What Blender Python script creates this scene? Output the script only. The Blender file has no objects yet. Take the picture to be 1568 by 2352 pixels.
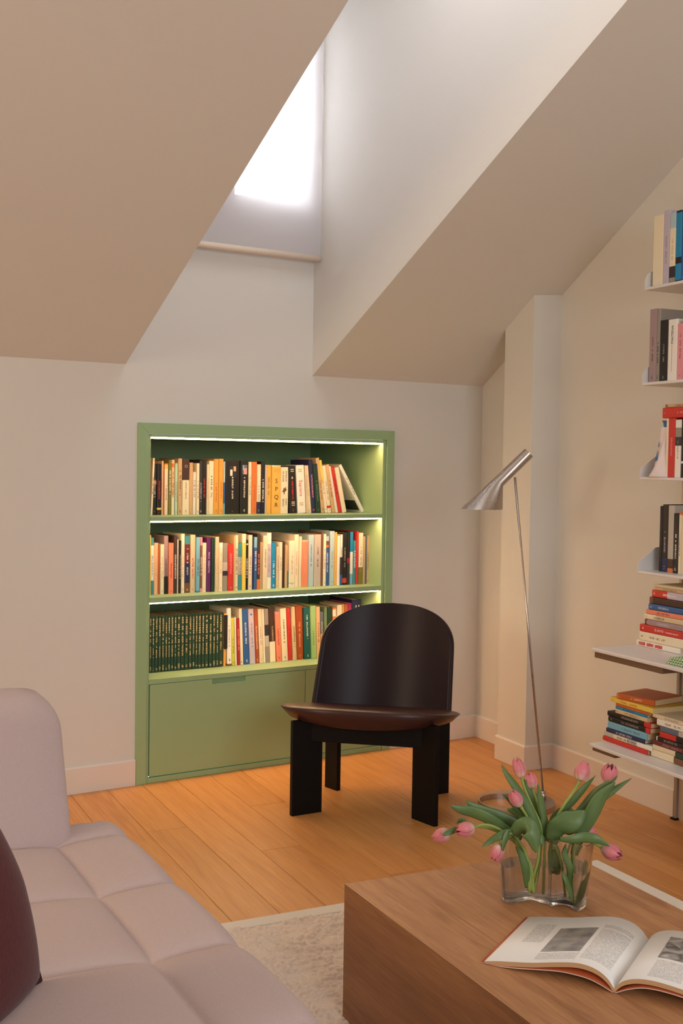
import bpy, bmesh, math, random
from mathutils import Vector, Matrix, Euler
R_ = random.Random(7)
SC = bpy.context.scene
COL = SC.collection
PI = math.pi

# ------------------------------------------------------------------ camera
cam_d = bpy.data.cameras.new('camera'); cam = bpy.data.objects.new('camera', cam_d); COL.objects.link(cam)
YAW, PIT, ROL = 0.57199, 0.04033, -0.0148
_f = Vector((math.sin(YAW)*math.cos(PIT), math.cos(YAW)*math.cos(PIT), -math.sin(PIT)))
_r = Vector((math.cos(YAW), -math.sin(YAW), 0)); _d = _f.cross(_r)
_r2 = math.cos(ROL)*_r + math.sin(ROL)*_d; _d2 = -math.sin(ROL)*_r + math.cos(ROL)*_d
cam.matrix_world = Matrix(((_r2.x, -_d2.x, -_f.x, 0), (_r2.y, -_d2.y, -_f.y, 0), (_r2.z, -_d2.z, -_f.z, 1.232), (0, 0, 0, 1)))
cam_d.sensor_fit = 'HORIZONTAL'; cam_d.sensor_width = 24.0; cam_d.lens = 2701.8/1568*24.0
cam_d.clip_start = 0.05
SC.camera = cam

# ------------------------------------------------------------------ light, exposure
SC.view_settings.view_transform = 'Standard'; SC.view_settings.look = 'None'
SC.view_settings.gamma = 1.0; SC.view_settings.use_curve_mapping = False
SC.view_settings.exposure = 0.0
SC.cycles.use_denoising = True
w = bpy.data.worlds.new('sky'); SC.world = w; w.use_nodes = True
w.node_tree.nodes['Background'].inputs[0].default_value = (0.86, 0.92, 1.0, 1)
w.node_tree.nodes['Background'].inputs[1].default_value = 2.0
def area(name, loc, rot, sx, sy, power, col, spread=None):
    l = bpy.data.lights.new(name, 'AREA'); l.shape = 'RECTANGLE'; l.size = sx; l.size_y = sy
    l.energy = power; l.color = col
    if spread: l.spread = spread
    o = bpy.data.objects.new(name, l); COL.objects.link(o); o.location = loc; o.rotation_euler = rot
    return o
# daylight behind the dormer window; the other three are fill lights added out of view
area('dormer_daylight', (2.36, 4.47, 2.62), (-PI/2, 0, 0), 0.55, 0.95, 30, (0.95, 0.96, 1.0))
area('dormer_top_fill', (2.08, 2.75, 3.235), (0, 0, 0), 0.6, 1.3, 7.6, (0.96, 0.95, 1.0))  # added overhead light, brightens the dormer cheek evenly
area('rear_fill', (0.6, -2.98, 1.85), (PI/2, 0, 0), 2.4, 1.5, 81, (0.89, 0.95, 1.0))  # added fill, stands inside the closed rear wall
area('left_warm_fill', (-2.44, 2.6, 1.7), (0, -PI/2, 0), 1.2, 1.2, 38, (1.0, 0.78, 0.54))  # added warm fill from the left, inside the closed wall

# ------------------------------------------------------------------ helpers
def srgb(c):
    if max(c) > 1.0: c = tuple(v/255 for v in c)
    return tuple((v/12.92 if v <= 0.04045 else ((v+0.055)/1.055)**2.4) for v in c[:3]) + (1,)
class NT:
    def __init__(s, name):
        s.m = bpy.data.materials.new(name); s.m.use_nodes = True; s.t = s.m.node_tree; s.b = s.t.nodes['Principled BSDF']
    def n(s, typ, **kw):
        o = s.t.nodes.new(typ)
        for k, v in kw.items():
            if k[0] == 'i' and k[1:].isdigit(): o.inputs[int(k[1:])].default_value = v
            else: setattr(o, k, v)
        return o
    def l(s, a, b): s.t.links.new(a, b)
    def math(s, op, a, b=None, c=None):
        o = s.t.nodes.new('ShaderNodeMath'); o.operation = op
        for i, v in enumerate((a, b, c)):
            if v is None: continue
            if hasattr(v, 'links'): s.l(v, o.inputs[i])
            else: o.inputs[i].default_value = v
        return o.outputs[0]
    def mix(s, fac, a, b, blend='MIX'):
        o = s.t.nodes.new('ShaderNodeMix'); o.data_type = 'RGBA'; o.blend_type = blend
        for i, v in ((0, fac), (6, a), (7, b)):
            if hasattr(v, 'links'): s.l(v, o.inputs[i])
            else: o.inputs[i].default_value = v
        return o.outputs[2]
def mat(name, col, rough=0.5, metal=0.0, bump=0.0, bscale=200, var=0.0, vscale=6, spec=0.5, sheen=0.0):
    q = NT(name); c = srgb(col)
    q.b.inputs['Base Color'].default_value = c; q.b.inputs['Roughness'].default_value = rough
    q.b.inputs['Metallic'].default_value = metal; q.b.inputs['Specular IOR Level'].default_value = spec
    if sheen: q.b.inputs['Sheen Weight'].default_value = sheen
    tc = q.n('ShaderNodeTexCoord')
    if var:
        nz = q.n('ShaderNodeTexNoise'); nz.inputs['Scale'].default_value = vscale; q.l(tc.outputs['Object'], nz.inputs['Vector'])
        hi = tuple(min(1, v*(1+var)) for v in c[:3])+(1,); lo = tuple(v*(1-var) for v in c[:3])+(1,)
        q.l(q.mix(nz.outputs[0], lo, hi), q.b.inputs['Base Color'])
    if bump:
        nb = q.n('ShaderNodeTexNoise'); nb.inputs['Scale'].default_value = bscale; nb.inputs['Detail'].default_value = 3
        q.l(tc.outputs['Object'], nb.inputs['Vector'])
        bp = q.n('ShaderNodeBump'); bp.inputs['Strength'].default_value = bump; bp.inputs['Distance'].default_value = 0.002
        q.l(nb.outputs[0], bp.inputs['Height']); q.l(bp.outputs[0], q.b.inputs['Normal'])
    return q.m
def emis(name, col, strength):
    q = NT(name); q.b.inputs['Base Color'].default_value = srgb(col); q.b.inputs['Emission Color'].default_value = col + (1,)
    q.b.inputs['Emission Strength'].default_value = strength; return q.m
def link(o, parent=None):
    COL.objects.link(o)
    if parent is not None: o.parent = parent
    return o
def mesh(name, verts, faces, m=None, parent=None, smooth=False, bev=0.0, seg=2, loc=None, rz=0):
    bm = bmesh.new(); vs = [bm.verts.new(v) for v in verts]
    for f in faces:
        try: bm.faces.new([vs[i] for i in f])
        except ValueError: pass
    bmesh.ops.recalc_face_normals(bm, faces=bm.faces)
    if bev: bmesh.ops.bevel(bm, geom=list(bm.edges), offset=bev, segments=seg, profile=0.5, affect='EDGES', clamp_overlap=True)
    return from_bm(name, bm, m, parent, smooth or bev > 0.004, loc, rz)
def from_bm(name, bm, m=None, parent=None, smooth=False, loc=None, rz=0):
    me = bpy.data.meshes.new(name); bm.to_mesh(me); bm.free()
    if m:
        for k in (m if isinstance(m, (list, tuple)) else [m]): me.materials.append(k)
    if smooth:
        for p in me.polygons: p.use_smooth = True
    o = bpy.data.objects.new(name, me); link(o, parent)
    if loc: o.location = loc
    if rz: o.rotation_euler.z = rz
    return o
def boxdata(x0, y0, z0, x1, y1, z1):
    v = [(x, y, z) for z in (z0, z1) for y in (y0, y1) for x in (x0, x1)]
    return v, [(0, 1, 3, 2), (4, 6, 7, 5), (0, 4, 5, 1), (2, 3, 7, 6), (0, 2, 6, 4), (1, 5, 7, 3)]
def box(name, x0, y0, z0, x1, y1, z1, m=None, parent=None, bev=0.0, seg=2, loc=None, rz=0):
    v, f = boxdata(x0, y0, z0, x1, y1, z1)
    return mesh(name, v, f, m, parent, False, bev, seg, loc, rz)
def prism(name, poly, z0, z1, m=None, parent=None, axis='z', bev=0.0, seg=2, smooth=False, loc=None, rz=0):
    n = len(poly)
    def P(a, b, c): return {'z': (a, b, c), 'y': (a, c, b), 'x': (c, a, b)}[axis]
    v = [P(a, b, z0) for a, b in poly]+[P(a, b, z1) for a, b in poly]
    f = [tuple(range(n)), tuple(range(n, 2*n))]+[(i, (i+1) % n, n+(i+1) % n, n+i) for i in range(n)]
    return mesh(name, v, f, m, parent, smooth, bev, seg, loc, rz)
def grid(name, fn, nu, nv, m, parent=None, closeu=False, smooth=True, solid=0.0, loc=None, rz=0, cap=False):
    """surface fn(i/nu, j/nv) -> point"""
    NU = nu if closeu else nu+1
    v = [fn(i/nu, j/nv) for j in range(nv+1) for i in range(NU)]
    f = []
    for j in range(nv):
        for i in range(nu):
            a = j*NU+i; b = j*NU+(i+1) % NU
            f.append((a, b, b+NU, a+NU))
    if cap and closeu: f += [tuple(range(NU)), tuple(range(nv*NU, (nv+1)*NU))]
    bm = bmesh.new(); vs = [bm.verts.new(p) for p in v]
    for q in f:
        try: bm.faces.new([vs[k] for k in q])
        except ValueError: pass
    bmesh.ops.recalc_face_normals(bm, faces=bm.faces)
    if solid: bmesh.ops.solidify(bm, geom=list(bm.faces), thickness=solid)
    return from_bm(name, bm, m, parent, smooth, loc, rz)
def tube(name, pts, rad, m, parent=None, n=10, smooth=True, loc=None):
    """rad: number or list, tube with caps along pts"""
    pts = [Vector(p) for p in pts]; k = len(pts); rads = rad if isinstance(rad, (list, tuple)) else [rad]*k
    v = []; up = Vector((0.13, 0.31, 0.94)).normalized()
    for i, p in enumerate(pts):
        d = (pts[min(i+1, k-1)]-pts[max(i-1, 0)]).normalized()
        if abs(d.dot(up)) > 0.98: up = Vector((1, 0.1, 0)).normalized()
        a = d.cross(up).normalized(); b = a.cross(d).normalized(); up = b
        for j in range(n):
            t = 2*PI*j/n; v.append(p+(a*math.cos(t)+b*math.sin(t))*rads[i])
    f = [(i*n+j, i*n+(j+1) % n, (i+1)*n+(j+1) % n, (i+1)*n+j) for i in range(k-1) for j in range(n)]
    f += [tuple(range(n)), tuple(range((k-1)*n, k*n))]
    return mesh(name, v, f, m, parent, smooth, 0, 2, loc)
def spline(pts, n=6):
    """Catmull-Rom through pts"""
    P = [Vector(p) for p in pts]; out = []
    for i in range(len(P)-1):
        p0 = P[max(i-1, 0)]; p1 = P[i]; p2 = P[i+1]; p3 = P[min(i+2, len(P)-1)]
        for k in range(n):
            t = k/n
            out.append(0.5*((2*p1)+(p2-p0)*t+(2*p0-5*p1+4*p2-p3)*t*t+(3*p1-p0-3*p2+p3)*t**3))
    out.append(P[-1]); return out
def empty(name, loc=(0, 0, 0), rz=0.0):
    o = bpy.data.objects.new(name, None); COL.objects.link(o); o.location = loc; o.rotation_euler.z = rz
    o.empty_display_size = 0.05; return o
LABELS = {}
def tag(o, label, cat, group=None):
    o['label'] = label; o['category'] = cat
    if group: o['group'] = group
    LABELS.setdefault(label, []).append(o); return o
def struct(o): o['kind'] = 'structure'; return o
def text_mesh(name, s, size, m, parent, M, extrude=0.0002):
    cu = bpy.data.curves.new(name, 'FONT'); cu.body = s; cu.size = size; cu.align_x = 'CENTER'; cu.align_y = 'CENTER'
    cu.extrude = extrude; cu.resolution_u = 2; cu.space_line = 0.85
    t = bpy.data.objects.new(name, cu); COL.objects.link(t)
    me = bpy.data.meshes.new_from_object(t.evaluated_get(bpy.context.evaluated_depsgraph_get()))
    bpy.data.objects.remove(t); bpy.data.curves.remove(cu)
    me.transform(M); me.materials.clear(); me.materials.append(m)
    return link(bpy.data.objects.new(name, me), parent)

# room axes: back wall along X at Y=WY; right wall, floor boards, sofa, rug and table are turned by DW
WY = 4.154; DW = 0.1339; K = 2.84
NX = Vector((math.cos(DW), -math.sin(DW), 0)); TX = Vector((-math.sin(DW), -math.cos(DW), 0))
def wr(d, t, z=0.0):           # d metres in front of the right wall, t along it (towards the viewer)
    p = NX*(K-d)+TX*t; return Vector((p.x, p.y, z))
SL = 0.5724; ZC = 1.595        # slope of the ceiling and its height at the back wall
def slope_z(y): return ZC+SL*(WY-y)
def xr(y, d=0.0): return (K-d-NX.y*y)/NX.x

# ------------------------------------------------------------------ materials
WALL = mat('wall_paint', (225, 222, 215), 0.85, bump=0.06, bscale=350)
CEIL = mat('ceiling_paint', (225, 222, 215), 0.9, bump=0.06, bscale=350)
BASE = mat('baseboard_paint', (232, 222, 212), 0.5)
GREEN = mat('green_lacquer', (158, 188, 140), 0.42)
SHELFW = mat('white_powder_coat', (226, 222, 220), 0.38)
ALU = mat('aluminium_track', (176, 166, 156), 0.4, metal=0.6)
STEEL = None
def brushed():
    q = NT('brushed_steel'); q.b.inputs['Metallic'].default_value = 1; q.b.inputs['Base Color'].default_value = srgb((190, 180, 172))
    tc = q.n('ShaderNodeTexCoord'); mp = q.n('ShaderNodeMapping'); mp.inputs['Scale'].default_value = (300, 300, 12)
    nz = q.n('ShaderNodeTexNoise'); nz.inputs['Scale'].default_value = 1; q.l(tc.outputs['Object'], mp.inputs[0]); q.l(mp.outputs[0], nz.inputs['Vector'])
    q.l(q.math('MULTIPLY_ADD', nz.outputs[0], 0.2, 0.2), q.b.inputs['Roughness']); q.b.inputs['Anisotropic'].default_value = 0.5
    return q.m
STEEL = brushed()
def wood(name, lo, hi, dark, scale=(14, 1.1, 14), per_obj=0.0, rough=0.45, contrast=1.0, rings=34, off=0.0):
    """oak: grain runs along local Y"""
    q = NT(name); tc = q.n('ShaderNodeTexCoord'); oi = q.n('ShaderNodeObjectInfo')
    vadd = q.n('ShaderNodeVectorMath', operation='MULTIPLY_ADD')
    cmb = q.n('ShaderNodeCombineXYZ'); q.l(oi.outputs['Random'], cmb.inputs[0]); q.l(oi.outputs['Random'], cmb.inputs[1]); q.l(oi.outputs['Random'], cmb.inputs[2])
    q.l(cmb.outputs[0], vadd.inputs[0]); vadd.inputs[1].default_value = (37, 19, 11); q.l(tc.outputs['Object'], vadd.inputs[2])
    mp = q.n('ShaderNodeMapping'); mp.inputs['Scale'].default_value = scale; mp.inputs['Location'].default_value = (off, off, off); q.l(vadd.outputs[0], mp.inputs[0])
    big = q.n('ShaderNodeTexNoise'); big.inputs['Scale'].default_value = 0.55; big.inputs['Detail'].default_value = 2; big.inputs['Distortion'].default_value = 0.6
    q.l(mp.outputs[0], big.inputs['Vector'])
    ring = q.math('SINE', q.math('MULTIPLY', big.outputs[0], rings*2))
    ring = q.math('POWER', q.math('MULTIPLY_ADD', ring, 0.5, 0.5), 5)
    fine = q.n('ShaderNodeTexNoise'); fine.inputs['Scale'].default_value = 9; fine.inputs['Detail'].default_value = 5; q.l(mp.outputs[0], fine.inputs['Vector'])
    med = q.n('ShaderNodeTexNoise'); med.inputs['Scale'].default_value = 1.6; med.inputs['Detail'].default_value = 4; q.l(mp.outputs[0], med.inputs['Vector'])
    f = q.math('ADD', q.math('MULTIPLY', fine.outputs[0], 0.45), q.math('MULTIPLY', med.outputs[0], 0.55))
    rp = q.n('ShaderNodeValToRGB'); rp.color_ramp.elements[0].position = 0.36; rp.color_ramp.elements[1].position = 0.64
    rp.color_ramp.elements[0].color = srgb(lo); rp.color_ramp.elements[1].color = srgb(hi); q.l(f, rp.inputs[0])
    msk = q.n('ShaderNodeTexNoise'); msk.inputs['Scale'].default_value = 0.9; q.l(mp.outputs[0], msk.inputs['Vector'])
    rf = q.math('MULTIPLY', q.math('MULTIPLY', ring, q.math('SMOOTH_MIN', q.math('MAXIMUM', q.math('MULTIPLY_ADD', msk.outputs[0], 5.0, -2.2), 0.0), 1.0, 0.1)), 0.42*contrast)
    c = q.mix(rf, rp.outputs[0], srgb(dark))
    if per_obj:
        hv = q.n('ShaderNodeHueSaturation'); hv.inputs['Saturation'].default_value = 1.0
        q.l(q.math('MULTIPLY_ADD', oi.outputs['Random'], per_obj*2, 1-per_obj), hv.inputs['Value']); q.l(c, hv.inputs['Color']); c = hv.outputs[0]
    q.l(c, q.b.inputs['Base Color']); q.b.inputs['Roughness'].default_value = rough
    bp = q.n('ShaderNodeBump'); bp.inputs['Strength'].default_value = 0.12; bp.inputs['Distance'].default_value = 0.001
    q.l(fine.outputs[0], bp.inputs['Height']); q.l(bp.outputs[0], q.b.inputs['Normal'])
    return q.m
OAK = wood('oak_floor', (199, 136, 74), (216, 154, 90), (156, 98, 48), (15, 0.8, 15), 0.06, 0.42, 0.75)
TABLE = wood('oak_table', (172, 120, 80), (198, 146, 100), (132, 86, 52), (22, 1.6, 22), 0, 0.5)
LED = emis('led_strip', (1.0, 0.60, 0.32), 60)
BLACKW = mat('dark_stained_wood', (9, 8, 10), 0.5, spec=0.2)
SEATM = mat('dark_brown_seat', (62, 36, 33), 0.36, spec=0.35)
BACKM = mat('dark_brown_shell', (34, 20, 25), 0.38, spec=0.22)
def fabric(name, col, var=0.06, bump=0.35, sc=900, sheen=0.25):
    q = NT(name); tc = q.n('ShaderNodeTexCoord')
    a = q.n('ShaderNodeTexNoise'); a.inputs['Scale'].default_value = sc*0.25; a.inputs['Detail'].default_value = 4; q.l(tc.outputs['Object'], a.inputs['Vector'])
    mp = q.n('ShaderNodeMapping'); mp.inputs['Scale'].default_value = (sc, sc*0.15, sc*0.15); q.l(tc.outputs['Object'], mp.inputs[0])
    b = q.n('ShaderNodeTexNoise'); b.inputs['Scale'].default_value = 1; q.l(mp.outputs[0], b.inputs['Vector'])
    h = q.math('ADD', a.outputs[0], b.outputs[0]); c = srgb(col)
    q.l(q.mix(q.math('MULTIPLY', h, 0.5), tuple(v*(1-var*2) for v in c[:3])+(1,), tuple(min(1, v*(1+var*2)) for v in c[:3])+(1,)), q.b.inputs['Base Color'])
    bp = q.n('ShaderNodeBump'); bp.inputs['Strength'].default_value = bump; bp.inputs['Distance'].default_value = 0.001; q.l(h, bp.inputs['Height']); q.l(bp.outputs[0], q.b.inputs['Normal'])
    q.b.inputs['Roughness'].default_value = 0.9; q.b.inputs['Sheen Weight'].default_value = sheen; q.b.inputs['Specular IOR Level'].default_value = 0.2
    return q.m
SOFA = fabric('mauve_wool', (202, 182, 180), sheen=0.1)
WINE = fabric('wine_velvet', (86, 36, 38), 0.2, 0.5, 500, 0.15)
RUGM = fabric('boucle_wool', (242, 218, 200), 0.12, 0.5, 700)
BIND = fabric('rug_binding_cotton', (232, 224, 210), 0.04, 0.3, 900)

# ------------------------------------------------------------------ setting
XL, YR, ZT = -2.5, -3.0, 3.3
YT = WY-(ZT-ZC)/SL                       # where the slope meets the flat ceiling
DX0, DX1, DZ = 1.705, 2.522, 3.25        # dormer
YD = WY-(DZ-ZC)/SL
BX0, BX1, BZ = 1.756, 2.929, 1.378       # bookcase opening
WX0, WX1, WZ0, WZ1 = 2.155, 2.450, 2.285, 3.06   # dormer window opening
xe = xr(WY)
def quads(name, qs, m, parent=None):
    v = []; f = []
    for q in qs:
        f.append(tuple(range(len(v), len(v)+len(q)))); v += q
    return mesh(name, v, f, m, parent)
def wy(x0, x1, z0, z1, y=WY): return [(x0, y, z0), (x1, y, z0), (x1, y, z1), (x0, y, z1)]
D = WY+0.22
struct(quads('wall_back', [wy(XL, BX0, 0, ZC), wy(BX1, xe, 0, ZC), wy(BX0, BX1, BZ, ZC),
    wy(DX0, WX0, ZC, DZ), wy(WX1, DX1, ZC, DZ), wy(WX0, WX1, ZC, WZ0), wy(WX0, WX1, WZ1, DZ),
    [(WX0, WY, WZ0), (WX1, WY, WZ0), (WX1, D, WZ0), (WX0, D, WZ0)], [(WX0, WY, WZ1), (WX1, WY, WZ1), (WX1, D, WZ1), (WX0, D, WZ1)],
    [(WX0, WY, WZ0), (WX0, WY, WZ1), (WX0, D, WZ1), (WX0, D, WZ0)], [(WX1, WY, WZ0), (WX1, WY, WZ1), (WX1, D, WZ1), (WX1, D, WZ0)]], WALL))
struct(quads('wall_dormer_right', [[(DX1, WY, ZC), (DX1, WY, DZ), (DX1, YD, DZ)]], WALL))
struct(quads('wall_dormer_left', [[(DX0, WY, ZC), (DX0, WY, DZ), (DX0, YD, DZ)]], WALL))
struct(quads('ceiling', [
    [(XL, WY, ZC), (DX0, WY, ZC), (DX0, YT, ZT), (XL, YT, ZT)],
    [(DX1, WY, ZC), (xe, WY, ZC), (xr(YT), YT, ZT), (DX1, YT, ZT)],
    [(DX0, YD, DZ), (DX1, YD, DZ), (DX1, YT, ZT), (DX0, YT, ZT)],
    [(DX0, YD, DZ), (DX1, YD, DZ), (DX1, WY, DZ), (DX0, WY, DZ)],
    [(XL, YT, ZT), (xr(YT), YT, ZT), (xr(YR), YR, ZT), (XL, YR, ZT)]], CEIL))
struct(quads('wall_right', [[(xe, WY, 0), (xe, WY, ZC), (xr(YT), YT, ZT), (xr(YR), YR, ZT), (xr(YR), YR, 0)]], WALL))
struct(quads('wall_left', [[(XL, WY, 0), (XL, WY, ZC), (XL, YT, ZT), (XL, YR, ZT), (XL, YR, 0)]], WALL))
struct(quads('wall_rear', [[(XL, YR, 0), (xr(YR), YR, 0), (xr(YR), YR, ZT), (XL, YR, ZT)]], WALL))
# column in front of the right wall, cut by the slope
CD, CT0, CT1 = 0.135, -4.187, -3.979
cp = [wr(-0.02, CT0), wr(CD, CT0), wr(CD, CT1), wr(-0.02, CT1)]
struct(mesh('wall_column', [tuple(p) for p in cp]+[(p.x, p.y, slope_z(p.y)+0.01) for p in cp],
    [(0, 1, 2, 3), (4, 5, 6, 7), (0, 1, 5, 4), (1, 2, 6, 5), (2, 3, 7, 6), (3, 0, 4, 7)], WALL))
# baseboards: a board with a chamfered top edge
def baseboard(name, a, b, out, m0=0.0, m1=0.0):
    """from a to b along the wall foot, out = unit vector into the room; m0, m1 lengthen the front edge for corners"""
    a, b = Vector(a), Vector(b); u = (b-a).normalized(); pr = [(0, 0), (0.0125, 0), (0.0125, 0.094), (0.007, 0.100), (0, 0.100)]
    v = []
    for p, s, mm in ((a, -1, m0), (b, 1, m1)):
        for q, h in pr: v.append(tuple(p+out*q+u*(s*mm*q/0.0125)+Vector((0, 0, h))))
    f = [(0, 1, 2, 3, 4), (5, 6, 7, 8, 9)]+[(i, (i+1) % 5, 5+(i+1) % 5, 5+i) for i in range(5)]
    return struct(mesh(name, v, f, BASE))
baseboard('baseboard_back', (XL, WY, 0), (1.7525, WY, 0), Vector((0, -1, 0)))
baseboard('baseboard_back_right', (2.932, WY, 0), (xe-0.002, WY, 0), Vector((0, -1, 0)))
baseboard('baseboard_right_niche', wr(0, -4.56), wr(0, CT0), -NX)
baseboard('baseboard_column_side', wr(CD, CT0), wr(CD, CT1), -NX, 0, 0.0125)
baseboard('baseboard_column_front', wr(CD, CT1), wr(0, CT1), TX, 0.0125, 0)
baseboard('baseboard_right', wr(0, CT1+0.0125), wr(0, -3.232), -NX)
# floor: slab and boards
fl = struct(box('floor', XL, YR, -0.06, xe+0.1, WY+0.1, -0.0125, OAK))
LINES = [1.91-0.14*k for k in range(-22, 15)]
JO = {1.77: [-3.772, -1.9], 1.35: [-3.92, -2.1], 0.79: [-3.955, -2.35], 1.91: [-2.9], 1.63: [-2.55, -0.9], 1.49: [-3.45, -1.6], 1.21: [-3.1], 1.07: [-2.75, -1.0],
      0.93: [-3.52, -1.7], 0.65: [-3.05], 0.51: [-3.66, -1.9], 0.37: [-2.62], 0.23: [-3.38], 2.05: [-3.35], 2.19: [-2.6]}
for dl in LINES:
    d0, d1 = dl, dl-0.14                       # board lies between d1 (nearer the right wall) and d0
    js = next((v for k, v in JO.items() if abs(k-dl) < 0.01), [])
    def tend(d): return -(WY-0.001+NX.y*-1*(K-d))/-TX.y if False else -((WY-0.001)-NX.y*(K-d))/(-TX.y)
    cuts = [None]+js+[2.6]
    for a, b in zip(cuts, cuts[1:]):
        ta0, ta1 = (tend(d0), tend(d1)) if a is None else (a+0.0008, a+0.0008)
        poly = [(-d0+0.0006, -ta0), (-d1-0.0006, -ta1), (-d1-0.0006, -(b-0.0008)), (-d0+0.0006, -(b-0.0008))]
        org = (-(d0), -b)
        pl = [(x-org[0], y-org[1]) for x, y in poly]
        p = NX*(K+org[0])+TX*(-org[1])
        prism('plank', pl, -0.012, 0.0, OAK, fl, 'z', 0.0006, 1, loc=(p.x, p.y, 0), rz=-DW)
# dormer window: frame, sashes' stile and a glass pane
GLASSW = NT('window_glass'); GLASSW.b.inputs['Transmission Weight'].default_value = 1; GLASSW.b.inputs['Roughness'].default_value = 0.0; GLASSW.b.inputs['IOR'].default_value = 1.05
win = struct(empty('window_1', (WX0, D-0.04, WZ0)))
fw = 0.035; ww = WX1-WX0; wh = WZ1-WZ0
FRM = mat('window_frame_paint', (232, 230, 228), 0.4)
box('frame_side', 0, 0, 0, fw, 0.05, wh, FRM, win, 0.003); box('frame_side', ww-fw, 0, 0, ww, 0.05, wh, FRM, win, 0.003)
box('frame_sill', fw, 0, 0, ww-fw, 0.05, fw, FRM, win, 0.003); box('frame_head', fw, 0, wh-fw, ww-fw, 0.05, wh, FRM, win, 0.003)
box('pane', fw, 0.02, fw, ww-fw, 0.026, wh-fw, GLASSW.m, win)
sk = struct(empty('top_fill_frame', (2.08, 2.75, DZ)))  # invented roof frame round the added overhead light
for a, b, c, d2 in ((-.34, -.30, -.69, .69), (.30, .34, -.69, .69), (-.30, .30, -.69, -.65), (-.30, .30, .65, .69)): box('frame_bar', a, c, -.02, b, d2, -0.001, FRM, sk)
# unseen frames added round the rear and left fill lights
for i, (nm, M4, sx, sz) in enumerate((('rear_fill_frame', Matrix.Translation((0.6, YR+0.005, 1.1)), 2.4, 1.5), ('left_fill_frame', Matrix.Translation((XL+0.005, 2.6, 1.1)) @ Matrix.Rotation(PI/2, 4, 'Z'), 1.2, 1.2))):
    wn = struct(empty(nm)); wn.matrix_world = M4
    for a, b, c, d2 in ((-sx/2, -sx/2+.06, 0, sz), (sx/2-.06, sx/2, 0, sz), (-sx/2+.06, sx/2-.06, 0, .06), (-sx/2+.06, sx/2-.06, sz-.06, sz), (-.02, .02, .06, sz-.06)):
        box('frame_bar', a, -0.004, c, b, 0.012, d2, FRM, wn)

# roller blind over the dormer window
q = NT('blind_fabric'); q.t.nodes.remove(q.b)
tl = q.n('ShaderNodeBsdfTranslucent', i0=srgb((236, 234, 240))); df = q.n('ShaderNodeBsdfDiffuse', i0=srgb((226, 222, 224))); tp = q.n('ShaderNodeBsdfTransparent', i0=(1, 1, 1, 1))
m1 = q.n('ShaderNodeMixShader', i0=0.45); m2 = q.n('ShaderNodeMixShader', i0=0.10)
q.l(df.outputs[0], m1.inputs[1]); q.l(tl.outputs[0], m1.inputs[2]); q.l(m1.outputs[0], m2.inputs[1]); q.l(tp.outputs[0], m2.inputs[2]); q.l(m2.outputs[0], q.t.nodes['Material Output'].inputs[0])
BLINDM = q.m
bl = tag(empty('roller_blind', (2.1, 4.10, 2.06)), 'white translucent roller blind glowing over the dormer window', 'blind')
mesh('blind_cloth', [(-0.385, 0, 0.012), (0.4195, 0, 0.012), (0.4195, 0, 1.13), (-0.385, 0, 1.13)], [(0, 1, 2, 3)], BLINDM, bl)
tube('bottom_bar', [(-0.387, 0, 0.004), (0.415, 0, 0.004)], 0.013, mat('blind_hem', (232, 216, 198), 0.6), bl, 12)
tube('roller', [(-0.387, 0.0, 1.14), (0.407, 0.0, 1.14)], 0.022, FRM, bl, 14)
for sx in (-0.392, 0.416): box('bracket', sx-0.003, -0.028, 1.10, sx+0.003, 0.053, 1.17, FRM, bl)

# ------------------------------------------------------------------ built-in bookcase
FY = 4.142
bc = tag(empty('bookcase', (2.342, FY, 0)), 'sage green built-in bookcase with three lit shelves set in the wall', 'bookcase')
ox, oy = 2.342, FY
def bb(name, x0, x1, y0, y1, z0, z1, m=GREEN, bev=0.0012, par=bc): return box(name, x0-ox, y0-oy, z0, x1-ox, y1-oy, z1, m, par, bev, 1)
TX0, TX1, TZ, tw = 1.754, 2.931, 1.379, 0.0395
def mit(name, poly): return prism(name, [(x-ox, z) for x, z in poly], -0.004, 0.030, GREEN, bc, 'y', 0.0009, 1)
mit('trim_board', [(TX0, 0), (TX0, TZ), (TX0+tw, TZ-tw), (TX0+tw, 0)])
mit('trim_board', [(TX1, 0), (TX1, TZ), (TX1-tw, TZ-tw), (TX1-tw, 0)])
mit('trim_board', [(TX0, TZ), (TX1, TZ), (TX1-tw, TZ-tw), (TX0+tw, TZ-tw)])
IX0, IX1, YB = 1.8045, 2.874, 4.752
bb('side_panel', TX0+tw+0.001, IX0, FY+0.0005, YB, 0, TZ-tw-0.001); bb('side_panel', IX1, TX1-tw-0.0012, FY+0.0005, YB, 0, TZ-tw-0.001)
bb('top_panel', IX0, IX1, FY+0.0005, YB, 1.326, TZ-tw-0.001, bev=0); bb('back_panel', IX0, IX1, YB-0.012, YB, 0.02, 1.326)
ZS = (1.0225, 0.714, 0.3995)
for z, th in zip(ZS, (0.0165, 0.02, 0.018)): bb('shelf', IX0, IX1, FY+0.0005, YB-0.012, z-th, z, bev=0)
bb('plinth', IX0, IX1, FY+0.0005, FY+0.02, 0, 0.0205)
hx0, hx1, hz = 2.073, 2.222, 0.3605
dp = [(1.8090, 0.0252), (2.5005, 0.0252), (2.5005, 0.3795), (hx1, 0.3795), (hx1, hz), (hx0, hz), (hx0, 0.3795), (1.8090, 0.3795)]
dr = prism('door', [(x-ox, z) for x, z in dp], 0.0, 0.019, GREEN, bc, 'y', 0.0008, 1)
box('handle_recess', hx0-ox, 0.016, hz, hx1-ox, 0.0185, 0.3795, GREEN, dr)
bb('door', 2.5035, IX1-0.003, FY, FY+0.019, 0.0245, 0.3795, bev=0.0008)
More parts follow.
